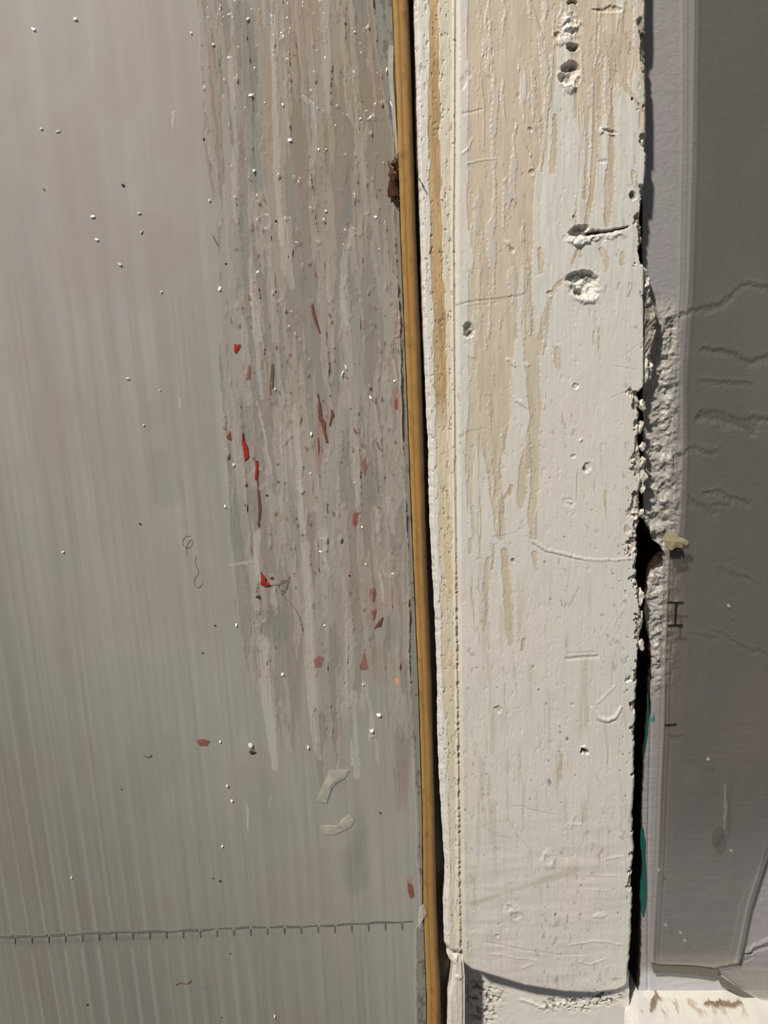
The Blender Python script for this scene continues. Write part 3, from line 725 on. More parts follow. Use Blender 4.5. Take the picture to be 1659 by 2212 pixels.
# traced milky strands, clear windows and stains
for pts, k, h in [
    ([(498, 130, 5), (503, 230, 6), (510, 300, 5), (508, 380, 8), (512, 480, 6)], .35, 3), ([(570, 0, 3), (572, 60, 3)], .3, 3), ([(590, 40, 6), (592, 150, 5), (596, 260, 6), (598, 360, 8), (604, 450, 6), (610, 530, 5)], .45, 4),
    ([(700, 10, 10), (705, 150, 10), (710, 240, 6)], .25, 3), ([(655, 210, 3), (676, 230, 4), (680, 300, 6), (672, 400, 6)], .35, 3), ([(760, 490, 6), (745, 560, 7), (742, 640, 9), (750, 700, 6)], .35, 3),
    ([(548, 640, 6), (556, 720, 8), (560, 800, 5), (566, 860, 3)], .4, 3), ([(612, 480, 9), (620, 580, 12), (632, 620, 6)], .3, 3), ([(540, 560, 4), (545, 650, 4), (550, 720, 3)], .4, 3),
    ([(556, 870, 1.5), (575, 950, 2), (590, 1045, 1.5)], .6, 2), ([(605, 910, 1.2), (612, 1070, 1.2)], .7, 2), ([(613, 920, 1), (620, 1080, 1)], .6, 2), ([(622, 930, 3), (632, 1010, 3)], .35, 3),
    ([(636, 880, 6), (642, 960, 6), (648, 1000, 8), (646, 1060, 6), (655, 1150, 6)], .4, 4), ([(556, 1150, 7), (556, 1220, 6), (560, 1260, 3)], .5, 4), ([(500, 1222, 2), (525, 1214, 2), (548, 1212, 1.5)], .6, 3),
    ([(660, 1180, 10), (668, 1300, 10), (672, 1450, 12), (680, 1580, 9), (690, 1640, 5)], .35, 3), ([(664, 1200, 1.2), (674, 1400, 1.2), (682, 1620, 1)], .75, 2), ([(658, 1190, 1), (667, 1400, 1), (676, 1560, 1)], .6, 2),
    ([(570, 1380, 9), (575, 1500, 11), (588, 1600, 10), (594, 1660, 6)], .45, 1), ([(585, 1240, 4), (592, 1310, 5), (600, 1330, 4)], .35, 2), ([(755, 1350, 10), (758, 1440, 10), (754, 1520, 8)], .35, 4),
    ([(764, 1500, 6), (768, 1580, 5), (772, 1680, 7)], .4, 3), ([(758, 1600, 1.5), (762, 1650, 2)], .8, 3), ([(742, 1250, 4), (747, 1300, 4), (750, 1400, 3)], .3, 3), ([(822, 1240, 3), (827, 1300, 3)], .7, 3),
    ([(790, 1475, 3), (800, 1530, 3), (806, 1560, 6), (800, 1600, 4)], .35, 4), ([(700, 1150, 6), (706, 1230, 5)], .35, 3), ([(765, 960, 1), (772, 1100, 1)], .6, 2), ([(772, 960, 1), (780, 1090, 1)], .5, 2),
    ([(850, 780, 3), (856, 830, 3)], .5, 3), ([(838, 1080, 5), (850, 1150, 5)], .35, 3), ([(650, 1040, 4), (655, 1100, 3)], .4, 3), ([(812, 1100, 5), (816, 1150, 5)], .3, 3), ([(812, 1600, 4), (818, 1650, 4)], .3, 2),
    ([(375, 245, 3), (374, 280, 2)], .5, 3), ([(388, 860, 2), (390, 880, 1.5)], .6, 3), ([(534, 1740, 2), (536, 1790, 2)], .5, 3), ([(585, 1720, 1), (580, 1745, 1)], .5, 2),
]:
    m = g.line(pts, 1.4, 0.7)
    g.mix(k * m * 1.05, (0.54, 0.525, 0.475)); g.H += h * 0.3 * m; g.A = np.clip(g.A + 0.15 * m, 0, 0.97)
for pts, k in [([(525, 20, 20), (535, 120, 24), (540, 220, 20), (550, 330, 22), (560, 400, 16)], .7), ([(515, 440, 4), (522, 530, 8), (525, 620, 10)], .5), ([(690, 370, 8), (686, 440, 12), (690, 500, 8)], .5),
               ([(757, 370, 10), (765, 430, 18), (762, 480, 20)], .6), ([(655, 600, 9), (655, 640, 8)], .6), ([(535, 890, 12), (538, 960, 12)], .6), ([(735, 770, 12), (730, 830, 12)], .5), ([(750, 900, 6), (752, 1000, 6)], .6),
               ([(815, 1030, 14), (815, 1080, 14)], .6), ([(600, 1050, 18), (640, 1080, 10)], .4), ([(512, 1100, 20), (520, 1180, 14)], .4), ([(590, 1350, 34), (600, 1370, 26)], .75), ([(735, 1280, 8), (738, 1450, 8)], .6),
               ([(840, 1350, 20), (850, 1380, 22)], .4), ([(350, 1000, 30), (365, 1060, 34)], .35), ([(320, 840, 30), (330, 900, 30)], .18), ([(775, 1810, 16), (765, 1850, 24), (770, 1900, 26)], .65), ([(775, 1760, 10), (775, 1860, 12)], .4),
               ([(505, 1250, 3), (512, 1400, 6), (520, 1580, 5)], .3), ([(540, 1680, 30), (600, 1760, 40)], .2), ([(330, 1640, 60), (300, 1700, 60)], .15)]:
    m = g.line(pts, 12, 1.5)
    g.mix(k * 0.62 * m, (0.20, 0.215, 0.195)); g.H -= 1.5 * m * zone
# brownish/red stain smears in the residue
for pts, k in [([(455, 100, 8), (462, 200, 8), (470, 320, 6)], .35), ([(660, 0, 10), (664, 200, 8)], .35), ([(800, 60, 6), (804, 240, 5)], .3), ([(672, 660, 3), (680, 690, 3), (688, 715, 2)], .8), ([(586, 790, 3), (587, 830, 4), (584, 870, 3)], .5),
               ([(560, 740, 2), (566, 790, 3)], .5), ([(688, 880, 5), (692, 920, 9), (688, 980, 7), (690, 1020, 3)], .6), ([(857, 850, 8), (860, 880, 8)], .5), ([(490, 930, 6), (496, 960, 6)], .3), ([(820, 1190, 8), (826, 1215, 5)], .3),
               ([(780, 1330, 26), (815, 1310, 18)], .22), ([(760, 1200, 20), (740, 1400, 16)], .14), ([(800, 1430, 40), (850, 1440, 30)], .2), ([(820, 1280, 40), (870, 1300, 10)], .18), ([(875, 1650, 6), (870, 1740, 10)], .35),
               ([(885, 1900, 8), (888, 1935, 6)], .5), ([(850, 1280, 8), (852, 1300, 8)], .25), ([(840, 780, 7), (842, 800, 6)], .35), ([(530, 1040, 16), (545, 1035, 8)], .25)]:
    g.mix(k * 0.75 * g.line(pts, 5, 1.0), (0.33, 0.13, 0.09) if k > .4 else (0.36, 0.22, 0.16))
# rolled ring blobs and drips of clear glue
for x, y, r in [(572, 482, 16), (845, 1225, 20), (805, 1585, 9), (695, 1180, 14), (560, 1035, 22), (600, 640, 14), (552, 1348, 9), (700, 1155, 12), (795, 250, 10), (790, 455, 9), (570, 1340, 6)]:
    m = g.blob(x, y, r, r * 1.1, 0, 0.25, 0.7) - g.blob(x, y - 2, r * 0.68, r * 0.75, 0, 0.3, 0.7)
    m = np.clip(m, 0, 1)
    g.H += 1.8 * m; g.mix(0.2 * m, (0.60, 0.56, 0.50))
# bare, darker margin of the sheet beyond the torn film
bare = sm(X, R0, R0 + 3)
g.mix(bare * 0.85, (0.215, 0.225, 0.195))
g.mix(bare * 0.5 * sm(fbm(U, V, 8, 18, 167, 3), 0.6, 0.68), (0.06, 0.05, 0.035))
g.H -= 1.5 * bare
g.H += 3 * np.exp(-((X - R0 + 3) / 2.2) ** 2)
g.mix(0.45 * np.exp(-((X - R0 + 2) / 1.8) ** 2) * sm(Y, -200, -100), (0.55, 0.50, 0.44))
g.R[:] = 0.48
g.R -= 0.28 * zone
g.R = np.clip(g.R, 0.16, 0.7)
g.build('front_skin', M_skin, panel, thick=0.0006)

# upright webs inside the panel
x0w = P(47, 1900, 0.0032)[0]
rib_dx = 37.2 * S * 1.12
ztop = float(P(829, TOP, 0.003)[2]); zbot = float(P(829, BOT, 0.003)[2])
xr_lim = 880
first = None
k = -12
while True:
    x = float(x0w) + k * rib_dx
    k += 1
    if x > float(P(905, 1800, 0.0032)[0]) - 0.001: break
    # webs run upright, but stop short of the ochre strip where it leans in
    zt = ztop
    if x > float(P(848, 0, 0.0032)[0]) - 0.002:
        for yy in range(TOP, BOT, 20):
            if float(P(float(ochre_l(yy)) - 10, yy, 0.0032)[0]) > x: zt = float(P(850, yy, 0.0032)[2]); break
    r = box('web', x - 0.00028, x + 0.00028, 0.0030, 0.0078, zbot, zt, M_rib, panel)
# back skin
g = Sheet(-420, lambda y: ochre_l(y) - 3, TOP, BOT, 180, 260, 0.0084, seed=61)
g.C[:] = (0.40, 0.395, 0.365)
g.mix(0.7 * sm(fbm(g.U, g.V, 36, 800, 171, 3), 0.4, 0.7), (0.52, 0.515, 0.475))
g.mix(0.6 * g.blob(330, 980, 60, 120, 0, .8, 1), (0.22, 0.24, 0.22))
g.build('back_skin', M_backskin, panel, thick=0.0006)
# horizontal seam: a dark welded line crossing all the channels just under the front skin
vs, fs = [], []
cells = [-400 + 1290 * i / 175 for i in range(176)]
webx = [float(x0w) + k_ * rib_dx for k_ in range(-12, 60)]
for px, px2 in zip(cells[:-1], cells[1:]):
    pm = (px + px2) / 2
    wx_ = float(P(pm, 2024 - 0.0365 * pm, 0.0032)[0])
    if min(abs(wx_ - q) for q in webx) < 0.00045: continue
    a_ = len(vs)
    for q in (px, px2 + 0.2):
        x_, y_, z_ = PV(q, 2024 - 0.0365 * q + 1.2 * math.sin(q * 0.021) + 0.8 * math.sin(q * 0.09), 0.00185)
        hh = (0.00078 - 0.00030 * max(q, 0) / 900) * (0.8 + 0.3 * math.sin(q * 0.063))
        for dz, dy in ((hh, 0), (-hh, 0), (-hh, 0.0009), (hh, 0.0009)): vs.append((x_, y_ + dy, z_ + dz))
    fs += [(a_ + j, a_ + (j + 1) % 4, a_ + 4 + (j + 1) % 4, a_ + 4 + j) for j in range(4)]
    fs += [(a_ + 3, a_ + 2, a_ + 1, a_), (a_ + 4, a_ + 5, a_ + 6, a_ + 7)]
for q in webx:
    # find the photo column of this web along the seam and put a short tick below it
    cols = np.arange(-400, 890, 1.0)
    cx_ = P(cols, 2024 - 0.0365 * cols, 0.0032)[0]
    if q < cx_[0] or q > cx_[-1]: continue
    pxq = float(np.interp(q, cx_, cols)); yq = 2024 - 0.0365 * pxq
    a_ = len(vs)
    for ya, hw in ((yq + 3, 2.0), (yq + 17, 0.7)):
        for sx_, dy in ((-hw, 0), (hw, 0), (hw, 0.0006), (-hw, 0.0006)):
            x_, y_, z_ = PV(pxq + sx_ + (ya - yq) * 0.06, ya, 0.00187); vs.append((x_, y_ + dy, z_))
    fs += [(a_ + j, a_ + (j + 1) % 4, a_ + 4 + (j + 1) % 4, a_ + 4 + j) for j in range(4)]
    fs += [(a_ + 3, a_ + 2, a_ + 1, a_), (a_ + 4, a_ + 5, a_ + 6, a_ + 7)]
tag(mesh_obj('cross_seam', vs, fs, M_seam, panel), 'thin dark seam crossing the panel low down')

# ------------------------------------------------------------------ ochre strip
rows = np.arange(TOP, BOT + 1, 4)


def strip(name, prof, mat, parent, seed):
    """prof: list of (offset px function of y, depth m, colour)"""
    g = Sheet.__new__(Sheet)
    nv, nu = len(rows), len(prof)
    Yg = np.repeat(rows[:, None], nu, 1).astype(float)
    Xg = np.stack([p[0](rows.astype(float)) for p in prof], 1)
    D = np.stack([np.full(nv, p[1]) for p in prof], 1)
    g.X, g.Y, g.depth = Xg, Yg, D
    g.wx, _, g.wz = P(Xg, Yg, D)
    g.U = g.wx / S; g.V = -g.wz / S
    g.H = 1.6 * (fbm(g.U, g.V, 30, 30, seed, 3) - 0.5)
    g.C = np.stack([np.tile(np.array(p[2]), (nv, 1)) for p in prof], 1).astype(float)
    g.A = np.ones_like(Xg); g.R = np.full_like(Xg, 0.42)
    return g


ow = lambda y: poly_at([(30, -150), (30, 0), (26, 740), (22, 1200), (21, 1480), (23, 1900), (25, 2212), (25, 2360)], y)
dw = lambda y: poly_at([(9, -150), (11, 0), (13, 480), (17, 740), (15, 1200), (15, 1480), (10, 1700), (12, 2212), (12, 2360)], y)
jit = lambda y, s: 2.0 * (fbm(y, 0 * y, 30, 30, s, 3) - 0.5)
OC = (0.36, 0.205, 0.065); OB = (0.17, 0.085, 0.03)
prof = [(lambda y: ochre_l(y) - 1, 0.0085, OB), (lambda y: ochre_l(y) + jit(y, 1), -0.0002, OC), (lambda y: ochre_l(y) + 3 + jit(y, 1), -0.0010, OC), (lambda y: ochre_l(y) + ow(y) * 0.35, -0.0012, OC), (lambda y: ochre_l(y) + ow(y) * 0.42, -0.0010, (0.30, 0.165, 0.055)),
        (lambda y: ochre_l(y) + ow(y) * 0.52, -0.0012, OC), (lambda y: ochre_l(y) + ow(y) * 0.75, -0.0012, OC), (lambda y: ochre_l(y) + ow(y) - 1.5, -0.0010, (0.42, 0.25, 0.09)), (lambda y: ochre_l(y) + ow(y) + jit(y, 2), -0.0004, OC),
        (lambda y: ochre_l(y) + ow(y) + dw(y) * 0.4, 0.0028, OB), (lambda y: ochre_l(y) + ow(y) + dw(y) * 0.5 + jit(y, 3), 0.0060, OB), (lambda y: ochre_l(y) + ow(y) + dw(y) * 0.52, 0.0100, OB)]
g = strip('s', prof, M_wood, None, 201)
sp = sm(fbm(g.U, g.V, 10, 26, 203, 3), 0.66, 0.74)
g.C = g.C * (1 - 0.22 * sp[..., None])
g.C = g.C * (0.86 + 0.28 * fbm(g.U, g.V, 60, 160, 205, 3)[..., None])
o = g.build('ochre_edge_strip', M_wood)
tag(o, 'narrow ochre-coloured wooden strip running the full height between plastic panel and post', 'strip')

# ================================================================== RIGHT: acrylic sheet with printed marks
pane = empty('acrylic_sheet', PV(1560, 2090, 0.004), 'grey clear acrylic sheet with black ruled marks over the right wall', 'sheet')
pe = [(1506, -150), (1503, 0), (1500, 300), (1494, 640), (1486, 900), (1476, 1100), (1472, 1300), (1450, 1500), (1438, 1700), (1424, 1900), (1413, 2085), (1412, 2100)]


def pane_edge(y): return poly_at([(1466, -150), (1467, 0), (1466, 300), (1460, 640), (1450, 800), (1441, 1100), (1436, 1250), (1430, 1420), (1427, 1560), (1421, 1700), (1416, 1850), (1409, 1980), (1403, 2085), (1402, 2110)], y)


def pane_right(y): return poly_at([(2200, -150), (2200, 500), (1900, 1100), (1760, 1500), (1662, 1830), (1645, 1880), (1620, 1960), (1604, 2040), (1592, 2092), (1588, 2110)], y)


g = Sheet(pane_edge, pane_right, TOP, lambda u: np.interp(u, [0, .12, .5, .74, .78, 1], [2078, 2083, 2085, 2091, 2088, 2078]) + 0 * u, 420, 900, 0.0036, seed=71)
X, Y, U, V = g.X, g.Y, g.U, g.V
g.C[:] = (0.115, 0.110, 0.094)
g.mix(0.6 * sm(fbm(U, V, 120, 180, 181, 3), 0.45, 0.7), (0.15, 0.148, 0.13))
g.mix(0.5 * sm(fbm(U, V, 90, 200, 183, 3), 0.5, 0.7) * sm(Y, 700, 1400), (0.16, 0.125, 0.115))
g.A[:] = 0.55
g.A -= 0.20 * sm(Y, 1700, 1950)
g.mix(0.8 * sm(Y, 1650, 1900), (0.155, 0.150, 0.135))
edge_in = poly_at([(1500, -150), (1500, 0), (1496, 300), (1488, 600), (1474, 800), (1476, 950), (1472, 1100), (1466, 1160), (1482, 1300), (1484, 1480), (1468, 1640), (1452, 1750), (1427, 1850), (1422, 2110)], Y)
st_ = 1 - sm(X, edge_in - 2, edge_in + 2)
topf = 1 - sm(Y, 1130, 1180)
g.A -= 0.36 * st_ * topf
g.mix(st_ * topf * 0.7, (0.42, 0.41, 0.38))
g.mix(st_ * (1 - topf) * 0.5, (0.17, 0.14, 0.115))
for off, a in ((8, .30), (12, -.25)):
    ln = np.exp(-((X - pane_edge(Y) - off) / 2.2) ** 2)
    g.A += a * ln; g.H += 2 * ln * (1 if a > 0 else -1)
g.mix(0.5 * np.exp(-((X - pane_edge(Y) - 3) / 3.5) ** 2), (0.50, 0.48, 0.42))
g.A += 0.28 * np.exp(-((X - edge_in) / 3.0) ** 2) * topf
# run of dried drip
m = g.line([(1566, 1700, 1.5), (1568, 1740, 4), (1564, 1790, 2)], 1.5, 0.4)
g.H += 3 * m; g.A += 0.2 * m; g.mix(0.7 * m, (0.27, 0.26, 0.22))
m = g.blob(1549, 1806, 13, 24, 8, 0.12, 0.2)
g.A += 0.24 * m; g.mix(0.8 * m, (0.10, 0.095, 0.08)); g.H += 2 * m
m = g.line([(1410, 1850, 1), (1408, 2000, 1.5), (1406, 2075, 2)], 2, 0)
g.A += 0.15 * m; g.mix(0.6 * m, (0.40, 0.37, 0.33))
for x, y in ((1437, 1997), (1470, 2015), (1479, 2030), (1424, 1879), (1575, 1310), (1530, 1640), (1580, 1838)):
    m = g.blob(x, y, 4, 3, 20, 0.4, 0.4); g.H += 4 * m; g.mix(0.8 * m, (0.6, 0.57, 0.5)); g.A += .2 * m
# break: bottom strip of the sheet is bleached by cement
m = sm(Y, 2050, 2075)
g.mix(0.8 * m, (0.36, 0.35, 0.29)); g.A += 0.12 * m
# snapped right side: pale double edge
dr = g.r - X
m = np.exp(-((dr - 6) / 4.0) ** 2) * sm(Y, 1840, 1900)
g.mix(0.7 * m, (0.42, 0.42, 0.36)); g.A += 0.12 * m; g.H += 2 * m
m = np.exp(-((dr - 22) / 3.0) ** 2) * sm(Y, 1900, 1950)
g.mix(0.4 * m, (0.36, 0.36, 0.3)); g.H += 1.5 * m
g.A += 0.4 * (1 - sm(dr, 1, 5)) + 0.35 * (1 - sm(2085 - Y, 1, 8))
g.A = np.clip(g.A, 0.12, 0.95)
g.R[:] = 0.42
g.build('clear_sheet', M_pane, pane, thick=0.0016)


def prism(name, pts, Y0, t, mat, parent=None, bulge=0.0):
    """a thin solid whose outline is given in photo positions"""
    n = len(pts)
    cx = sum(p[0] for p in pts) / n; cy = sum(p[1] for p in pts) / n
    v = [PV(x, y, Y0) for x, y in pts] + [PV(x, y, Y0 - t) for x, y in pts] + [PV(cx, cy, Y0 - t - bulge)]
    f = [tuple(range(n - 1, -1, -1))]
    if bulge == 0: f.append(tuple(range(n, 2 * n))); v.pop()
    for i in range(n):
        j = (i + 1) % n
        f.append((i, j, n + j, n + i))
        if bulge: f.append((n + i, n + j, 2 * n))
    return mesh_obj(name, v, f, mat, parent)


def bar(name, x0, y0, x1, y1, w_, Y0, t, mat, parent):
    dx, dy = x1 - x0, y1 - y0; L = math.hypot(dx, dy); nx, ny = -dy / L * w_ / 2, dx / L * w_ / 2
    return [(x0 + nx, y0 + ny), (x1 + nx, y1 + ny), (x1 - nx, y1 - ny), (x0 - nx, y0 - ny)]


M_shade = flat_mat('sheet_shade', (0.16, 0.155, 0.125), 0.4, alpha=0.85)  # dark strips stand in for the shadow band below the acrylic
tag(prism('shade_strip', [(1405, 2078), (1430, 2081), (1500, 2084), (1540, 2091), (1553, 2097), (1548, 2108), (1538, 2112), (1500, 2106), (1440, 2101), (1412, 2102)], 0.0062, 0.0012, M_shade, pane), 'dull dark strip standing in for the shadow along the bottom edge')
tag(prism('broken_fragment', [(1550, 2093), (1590, 2086), (1640, 2089), (1700, 2092), (1760, 2230), (1655, 2166), (1600, 2132)], 0.0052, 0.0012, flat_mat('fragment_acrylic', (0.36, 0.345, 0.30), 0.4, alpha=0.35)), 'pale broken acrylic corner fragment just above the bright sill at far right', 'fragment')
fr = bpy.data.objects['broken_fragment']
tag(prism('shade_strip', [(1548, 2106), (1560, 2110), (1600, 2137), (1655, 2168), (1700, 2196), (1680, 2196), (1640, 2172), (1590, 2148), (1556, 2126)], 0.0064, 0.0012, M_shade, fr), 'dark slanting strip standing in for the edge shadow')  # diagonal shadow line, put in as a dark solid strip
# printed black letter-like mark: two cross bars joined by a stem, as one piece of ink
SM = 0.0036 - 0.0006
pts = [(1441, 1299.5), (1477, 1300), (1477, 1303.5), (1463, 1303.5), (1460.5, 1348), (1475, 1348.5), (1475, 1353.5), (1442, 1354), (1442, 1349.5), (1456, 1348.5), (1458, 1304), (1441, 1303.5)]
tag(prism('printed_mark', pts, SM, 0.0001, M_black, pane), 'black printed mark shaped like a barred capital I')
tag(prism('printed_mark', [(1435, 1564.5), (1449, 1564), (1462, 1562.5), (1462, 1566), (1450, 1568), (1436, 1568)], SM, 0.0001, M_black, pane), 'short black printed dash')
tag(prism('printed_mark', [(1449, 1192), (1456, 1189), (1458, 1182), (1463, 1175), (1469, 1173), (1466, 1180), (1461, 1185), (1463, 1191), (1470, 1190), (1472, 1185), (1476, 1190), (1478, 1203), (1475, 1203), (1472, 1196), (1469, 1204), (1449, 1204)], SM, 0.0001, M_black, pane), 'black printed mark half hidden under glue')

# yellowish glue lump over the half hidden mark
pts = [(1429, 1166), (1437, 1152), (1448, 1147), (1460, 1151), (1468, 1160), (1480, 1164), (1488, 1171), (1484, 1178), (1476, 1176), (1474, 1184), (1462, 1182), (1452, 1189), (1446, 1188), (1440, 1176)]
tag(prism('glue_lump', pts, SM - 0.0002, 0.0006, M_glue, None, 0.0009), 'yellowish glue lump on the left edge of the grey acrylic sheet', 'glue')

# ================================================================== teal paint peel in the slot
def ribbon(name, pts, Y0, t, mat, label=None, cat=None, group=None, parent=None, curl=0.0):
    """pts: (x, y, half width): a thin solid strip"""
    v, f = [], []
    n = len(pts)
    for i, (x, y, w_) in enumerate(pts):
        a = pts[max(i - 1, 0)]; b = pts[min(i + 1, n - 1)]
        dx, dy = b[0] - a[0], b[1] - a[1]; L = math.hypot(dx, dy) or 1
        nx, ny = -dy / L * w_, dx / L * w_
        yy = Y0 - curl * math.sin(math.pi * i / max(n - 1, 1))
        for k_, sgn in ((0, 1), (1, -1)):
            v.append(PV(x + nx * sgn, y + ny * sgn, yy - t))
        v.append(PV(x - nx, y - ny, yy)); v.append(PV(x + nx, y + ny, yy))
    for i in range(n - 1):
        a = i * 4
        for j in range(4): f.append((a + j, a + 4 + j, a + 4 + (j + 1) % 4, a + (j + 1) % 4))
    f += [(0, 1, 2, 3), tuple(reversed([(n - 1) * 4 + j for j in range(4)]))]
    o = mesh_obj(name, v, f, mat, parent, smooth=False)
    if label: tag(o, label, cat, group)
    return o


ribbon('paint_peel', [(1399, 1500, 1), (1400, 1535, 2), (1398, 1570, 2.4), (1394, 1610, 1.6), (1390, 1640, .6)], 0.0095, 0.0006, M_teal, 'upper peel of dark teal paint in the slot right of the post', 'paint peel')
ribbon('paint_peel', [(1386, 1788, 2), (1388, 1820, 5), (1389, 1845, 3), (1391, 1880, 3), (1389, 1905, 6), (1389, 1935, 6), (1389, 1960, 4), (1388, 1978, 1)], 0.0086, 0.0008, M_teal, 'lower long peel of teal paint hanging in the slot right of the post', 'paint peel')

# ================================================================== plaster crumbs on the broken right edge of the post
random.seed(4)


def lump(name, x, y, Y0, rx, ry, rz, mat, seed, parent=None):
    """an angular crumb"""
    import bmesh
    bm = bmesh.new(); bmesh.ops.create_icosphere(bm, subdivisions=2, radius=1)
    r = random.Random(seed)
    ph = [r.uniform(0, 6) for _ in range(6)]
    c = PV(x, y, Y0)
    for v in bm.verts:
        k_ = 1 + 0.35 * math.sin(3 * v.co.x + ph[0]) * math.cos(3.3 * v.co.z + ph[1]) + 0.18 * math.sin(5 * v.co.y + 4 * v.co.z + ph[2]) + r.uniform(-.10, .10)
        v.co = Vector((v.co.x * rx * S * k_ + c[0], v.co.y * rz * S * k_ + c[1], v.co.z * ry * S * k_ + c[2]))
    me = bpy.data.meshes.new(name); bm.to_mesh(me); bm.free()
    me.materials.append(mat)
    o = bpy.data.objects.new(name, me); C.objects.link(o)
    if parent: o.parent = parent; o.matrix_parent_inverse = parent.matrix_world.inverted()
    return o


M_fib = flat_mat('broken_wood', (0.33, 0.29, 0.23), 0.7, scale=1500, var=0.5, bump=0.8)
crumbs = [ (1389, 875, 9, 14, 0), (1384, 922, 10, 16, 0), (1390, 965, 8, 10, 0),
          (1388, 1000, 12, 14, 0), (1392, 1030, 11, 15, 0), (1389, 1055, 8, 10, 0), (1388, 1110, 9, 12, 0), (1386, 1290, 8, 20, 0), (1385, 1340, 8, 22, 0), (1387, 1392, 9, 15, 0)]
for i, (x, y, rx, ry, fb) in enumerate(crumbs):
    tag(lump('edge_crumb', x - 3, y, 0.0030, rx * 0.85, ry * 0.9, 8, M_fib if fb else M_plaster, 40 + i, post), 'grey splintered wood' if fb else None)

# ================================================================== small things on the left panel
FY = 0.0022 - 1.3 * S   # just proud of the smeared skin
RGR = 'faded red paint smears on the plastic panel'


def flake(pts, mat, label, name='paint_flake', cat='paint flake', group=None, Y0=FY, t=0.00025, bulge=0.0001):
    return tag(prism(name, pts, Y0, t, mat, None, bulge), label, cat, group)


flake([(563, 1233), (567, 1240), (573, 1247), (574, 1258), (586, 1264), (570, 1266), (562, 1262), (564, 1250)], M_red, 'bright red triangular flake, most vivid on the panel', Y0=FY - .0002)
flake([(583, 1247), (589, 1245), (591, 1250), (585, 1252)], M_red, 'tiny red speck right of the bright red triangular flake')
flake([(506, 742), (520, 744), (518, 752), (510, 764), (506, 760)], M_red, 'small crimson flake, topmost of the red bits', Y0=FY)
flake([(536, 790), (541, 789), (542, 800), (540, 818), (531, 820), (534, 808)], M_pink, 'salmon flake with pale curled foot below the topmost red bit')
flake([(523, 930), (526, 950), (534, 965), (538, 985), (528, 995), (526, 975), (522, 955)], M_red, 'long wedge-shaped red flake in the left smears')
flake([(551, 995), (556, 994), (558, 1015), (555, 1036), (550, 1035), (552, 1015)], M_red, 'narrow upright crimson flake above the thin brown run')
ribbon('paint_run', [(556, 1036, .8), (558, 1070, 2.2), (561, 1100, 2.6), (558, 1137, 1.5)], FY, 0.0002, M_brownflake, 'thin brown-red run below the narrow crimson flake', 'paint run')
ribbon('paint_run', [(686, 850, 1), (690, 875, 2.5), (690, 900, 5), (698, 912, 5), (700, 930, 3), (706, 955, 2)], FY, 0.0002, M_brownflake, 'branching dark red run at the centre of the smears', 'paint run')
ribbon('paint_run', [(687, 945, 1), (689, 965, 2), (688, 980, 1)], FY, 0.0002, M_brownflake, 'short red dash below the branching central run', 'paint run')
ribbon('paint_run', [(702, 1018, 4), (704, 1050, 3), (703, 1075, 2), (708, 1108, 1.2)], FY, 0.0002, M_brownflake, 'tapering rust-red run low in the centre smears', 'paint run')
ribbon('paint_run', [(716, 885, 2), (718, 895, 3), (712, 920, 2)], FY, 0.0002, M_brownflake, 'hooked brown run right of the branching central run', 'paint run')
ribbon('paint_run', [(588, 785, 2), (588, 800, 3), (586, 830, 3.4), (584, 868, 1.5)], FY, 0.0002, flat_mat('olive_flake', (0.19, 0.14, 0.07), 0.5, alpha=0.7), 'olive-brown upright run in the left smears', 'paint run')
ribbon('paint_run', [(673, 655, 2), (678, 680, 3), (686, 705, 2), (690, 718, 1)], FY, 0.0002, M_brownflake, 'dark brown splinter-like run above the central red run', 'paint run')
flake([(834, 776), (838, 774), (840, 790), (838, 797), (835, 795)], M_red, 'thin crimson flake near the right edge of the panel')
flake([(852, 862), (868, 862), (868, 878), (860, 888), (852, 880)], M_pink, 'square faded red flake at the right edge of the panel')
flake([(766, 1105), (774, 1108), (774, 1128), (767, 1138), (761, 1132), (762, 1112)], M_pink, 'dull brick-red oblong flake low in the smears', t=.0002)
flake([(797, 1272), (808, 1269), (812, 1280), (806, 1300), (801, 1295), (796, 1285)], M_pink, 'pink heart-shaped flake with pale top')
flake([(786, 1405), (792, 1425), (795, 1445), (780, 1448), (776, 1440), (782, 1425)], M_pink, 'salmon triangular smear at the lower right smears')
flake([(803, 1320), (812, 1315), (810, 1332), (806, 1340)], M_pink, 'small rose flake below the heart-shaped flake')
flake([(815, 1345), (827, 1332), (822, 1352), (808, 1358)], M_brownflake, 'slanted brown-red flake below the rose flake')
flake([(854, 1466), (860, 1463), (863, 1472), (861, 1480), (854, 1478)], M_orange, 'glossy orange chip near the lower right edge of the panel')
flake([(424, 1600), (436, 1596), (452, 1600), (446, 1610), (430, 1610)], M_pink, 'lone pale red smudge left of the smears')
flake([(677, 1425), (690, 1415), (700, 1422), (694, 1440), (680, 1444)], M_pink, 'soft pink smudge beneath the combed white strands')
flake([(536, 637), (546, 633), (551, 642), (544, 651), (537, 647)], M_pink, 'small red lump ringed by clear glue, highest of all')
flake([(494, 935), (502, 928), (505, 945), (498, 950), (488, 945)], M_brownflake, 'rusty smear at the left limit of the residue')
flake([(764, 925), (776, 925), (771, 940), (766, 938)], M_brownflake, 'rusty flake in the right half of the smears')
flake([(782, 1000), (790, 985), (792, 1010), (788, 1028)], M_pink, 'thin rose wedge above the oblong brick-red flake')
flake([(812, 955), (818, 955), (824, 972), (818, 972)], M_pink, 'small slanted pink dash in the right smears')
flake([(880, 1905), (890, 1912), (894, 1935), (886, 1940), (881, 1925)], M_pink, 'pink smear at the lowest right corner of the panel')

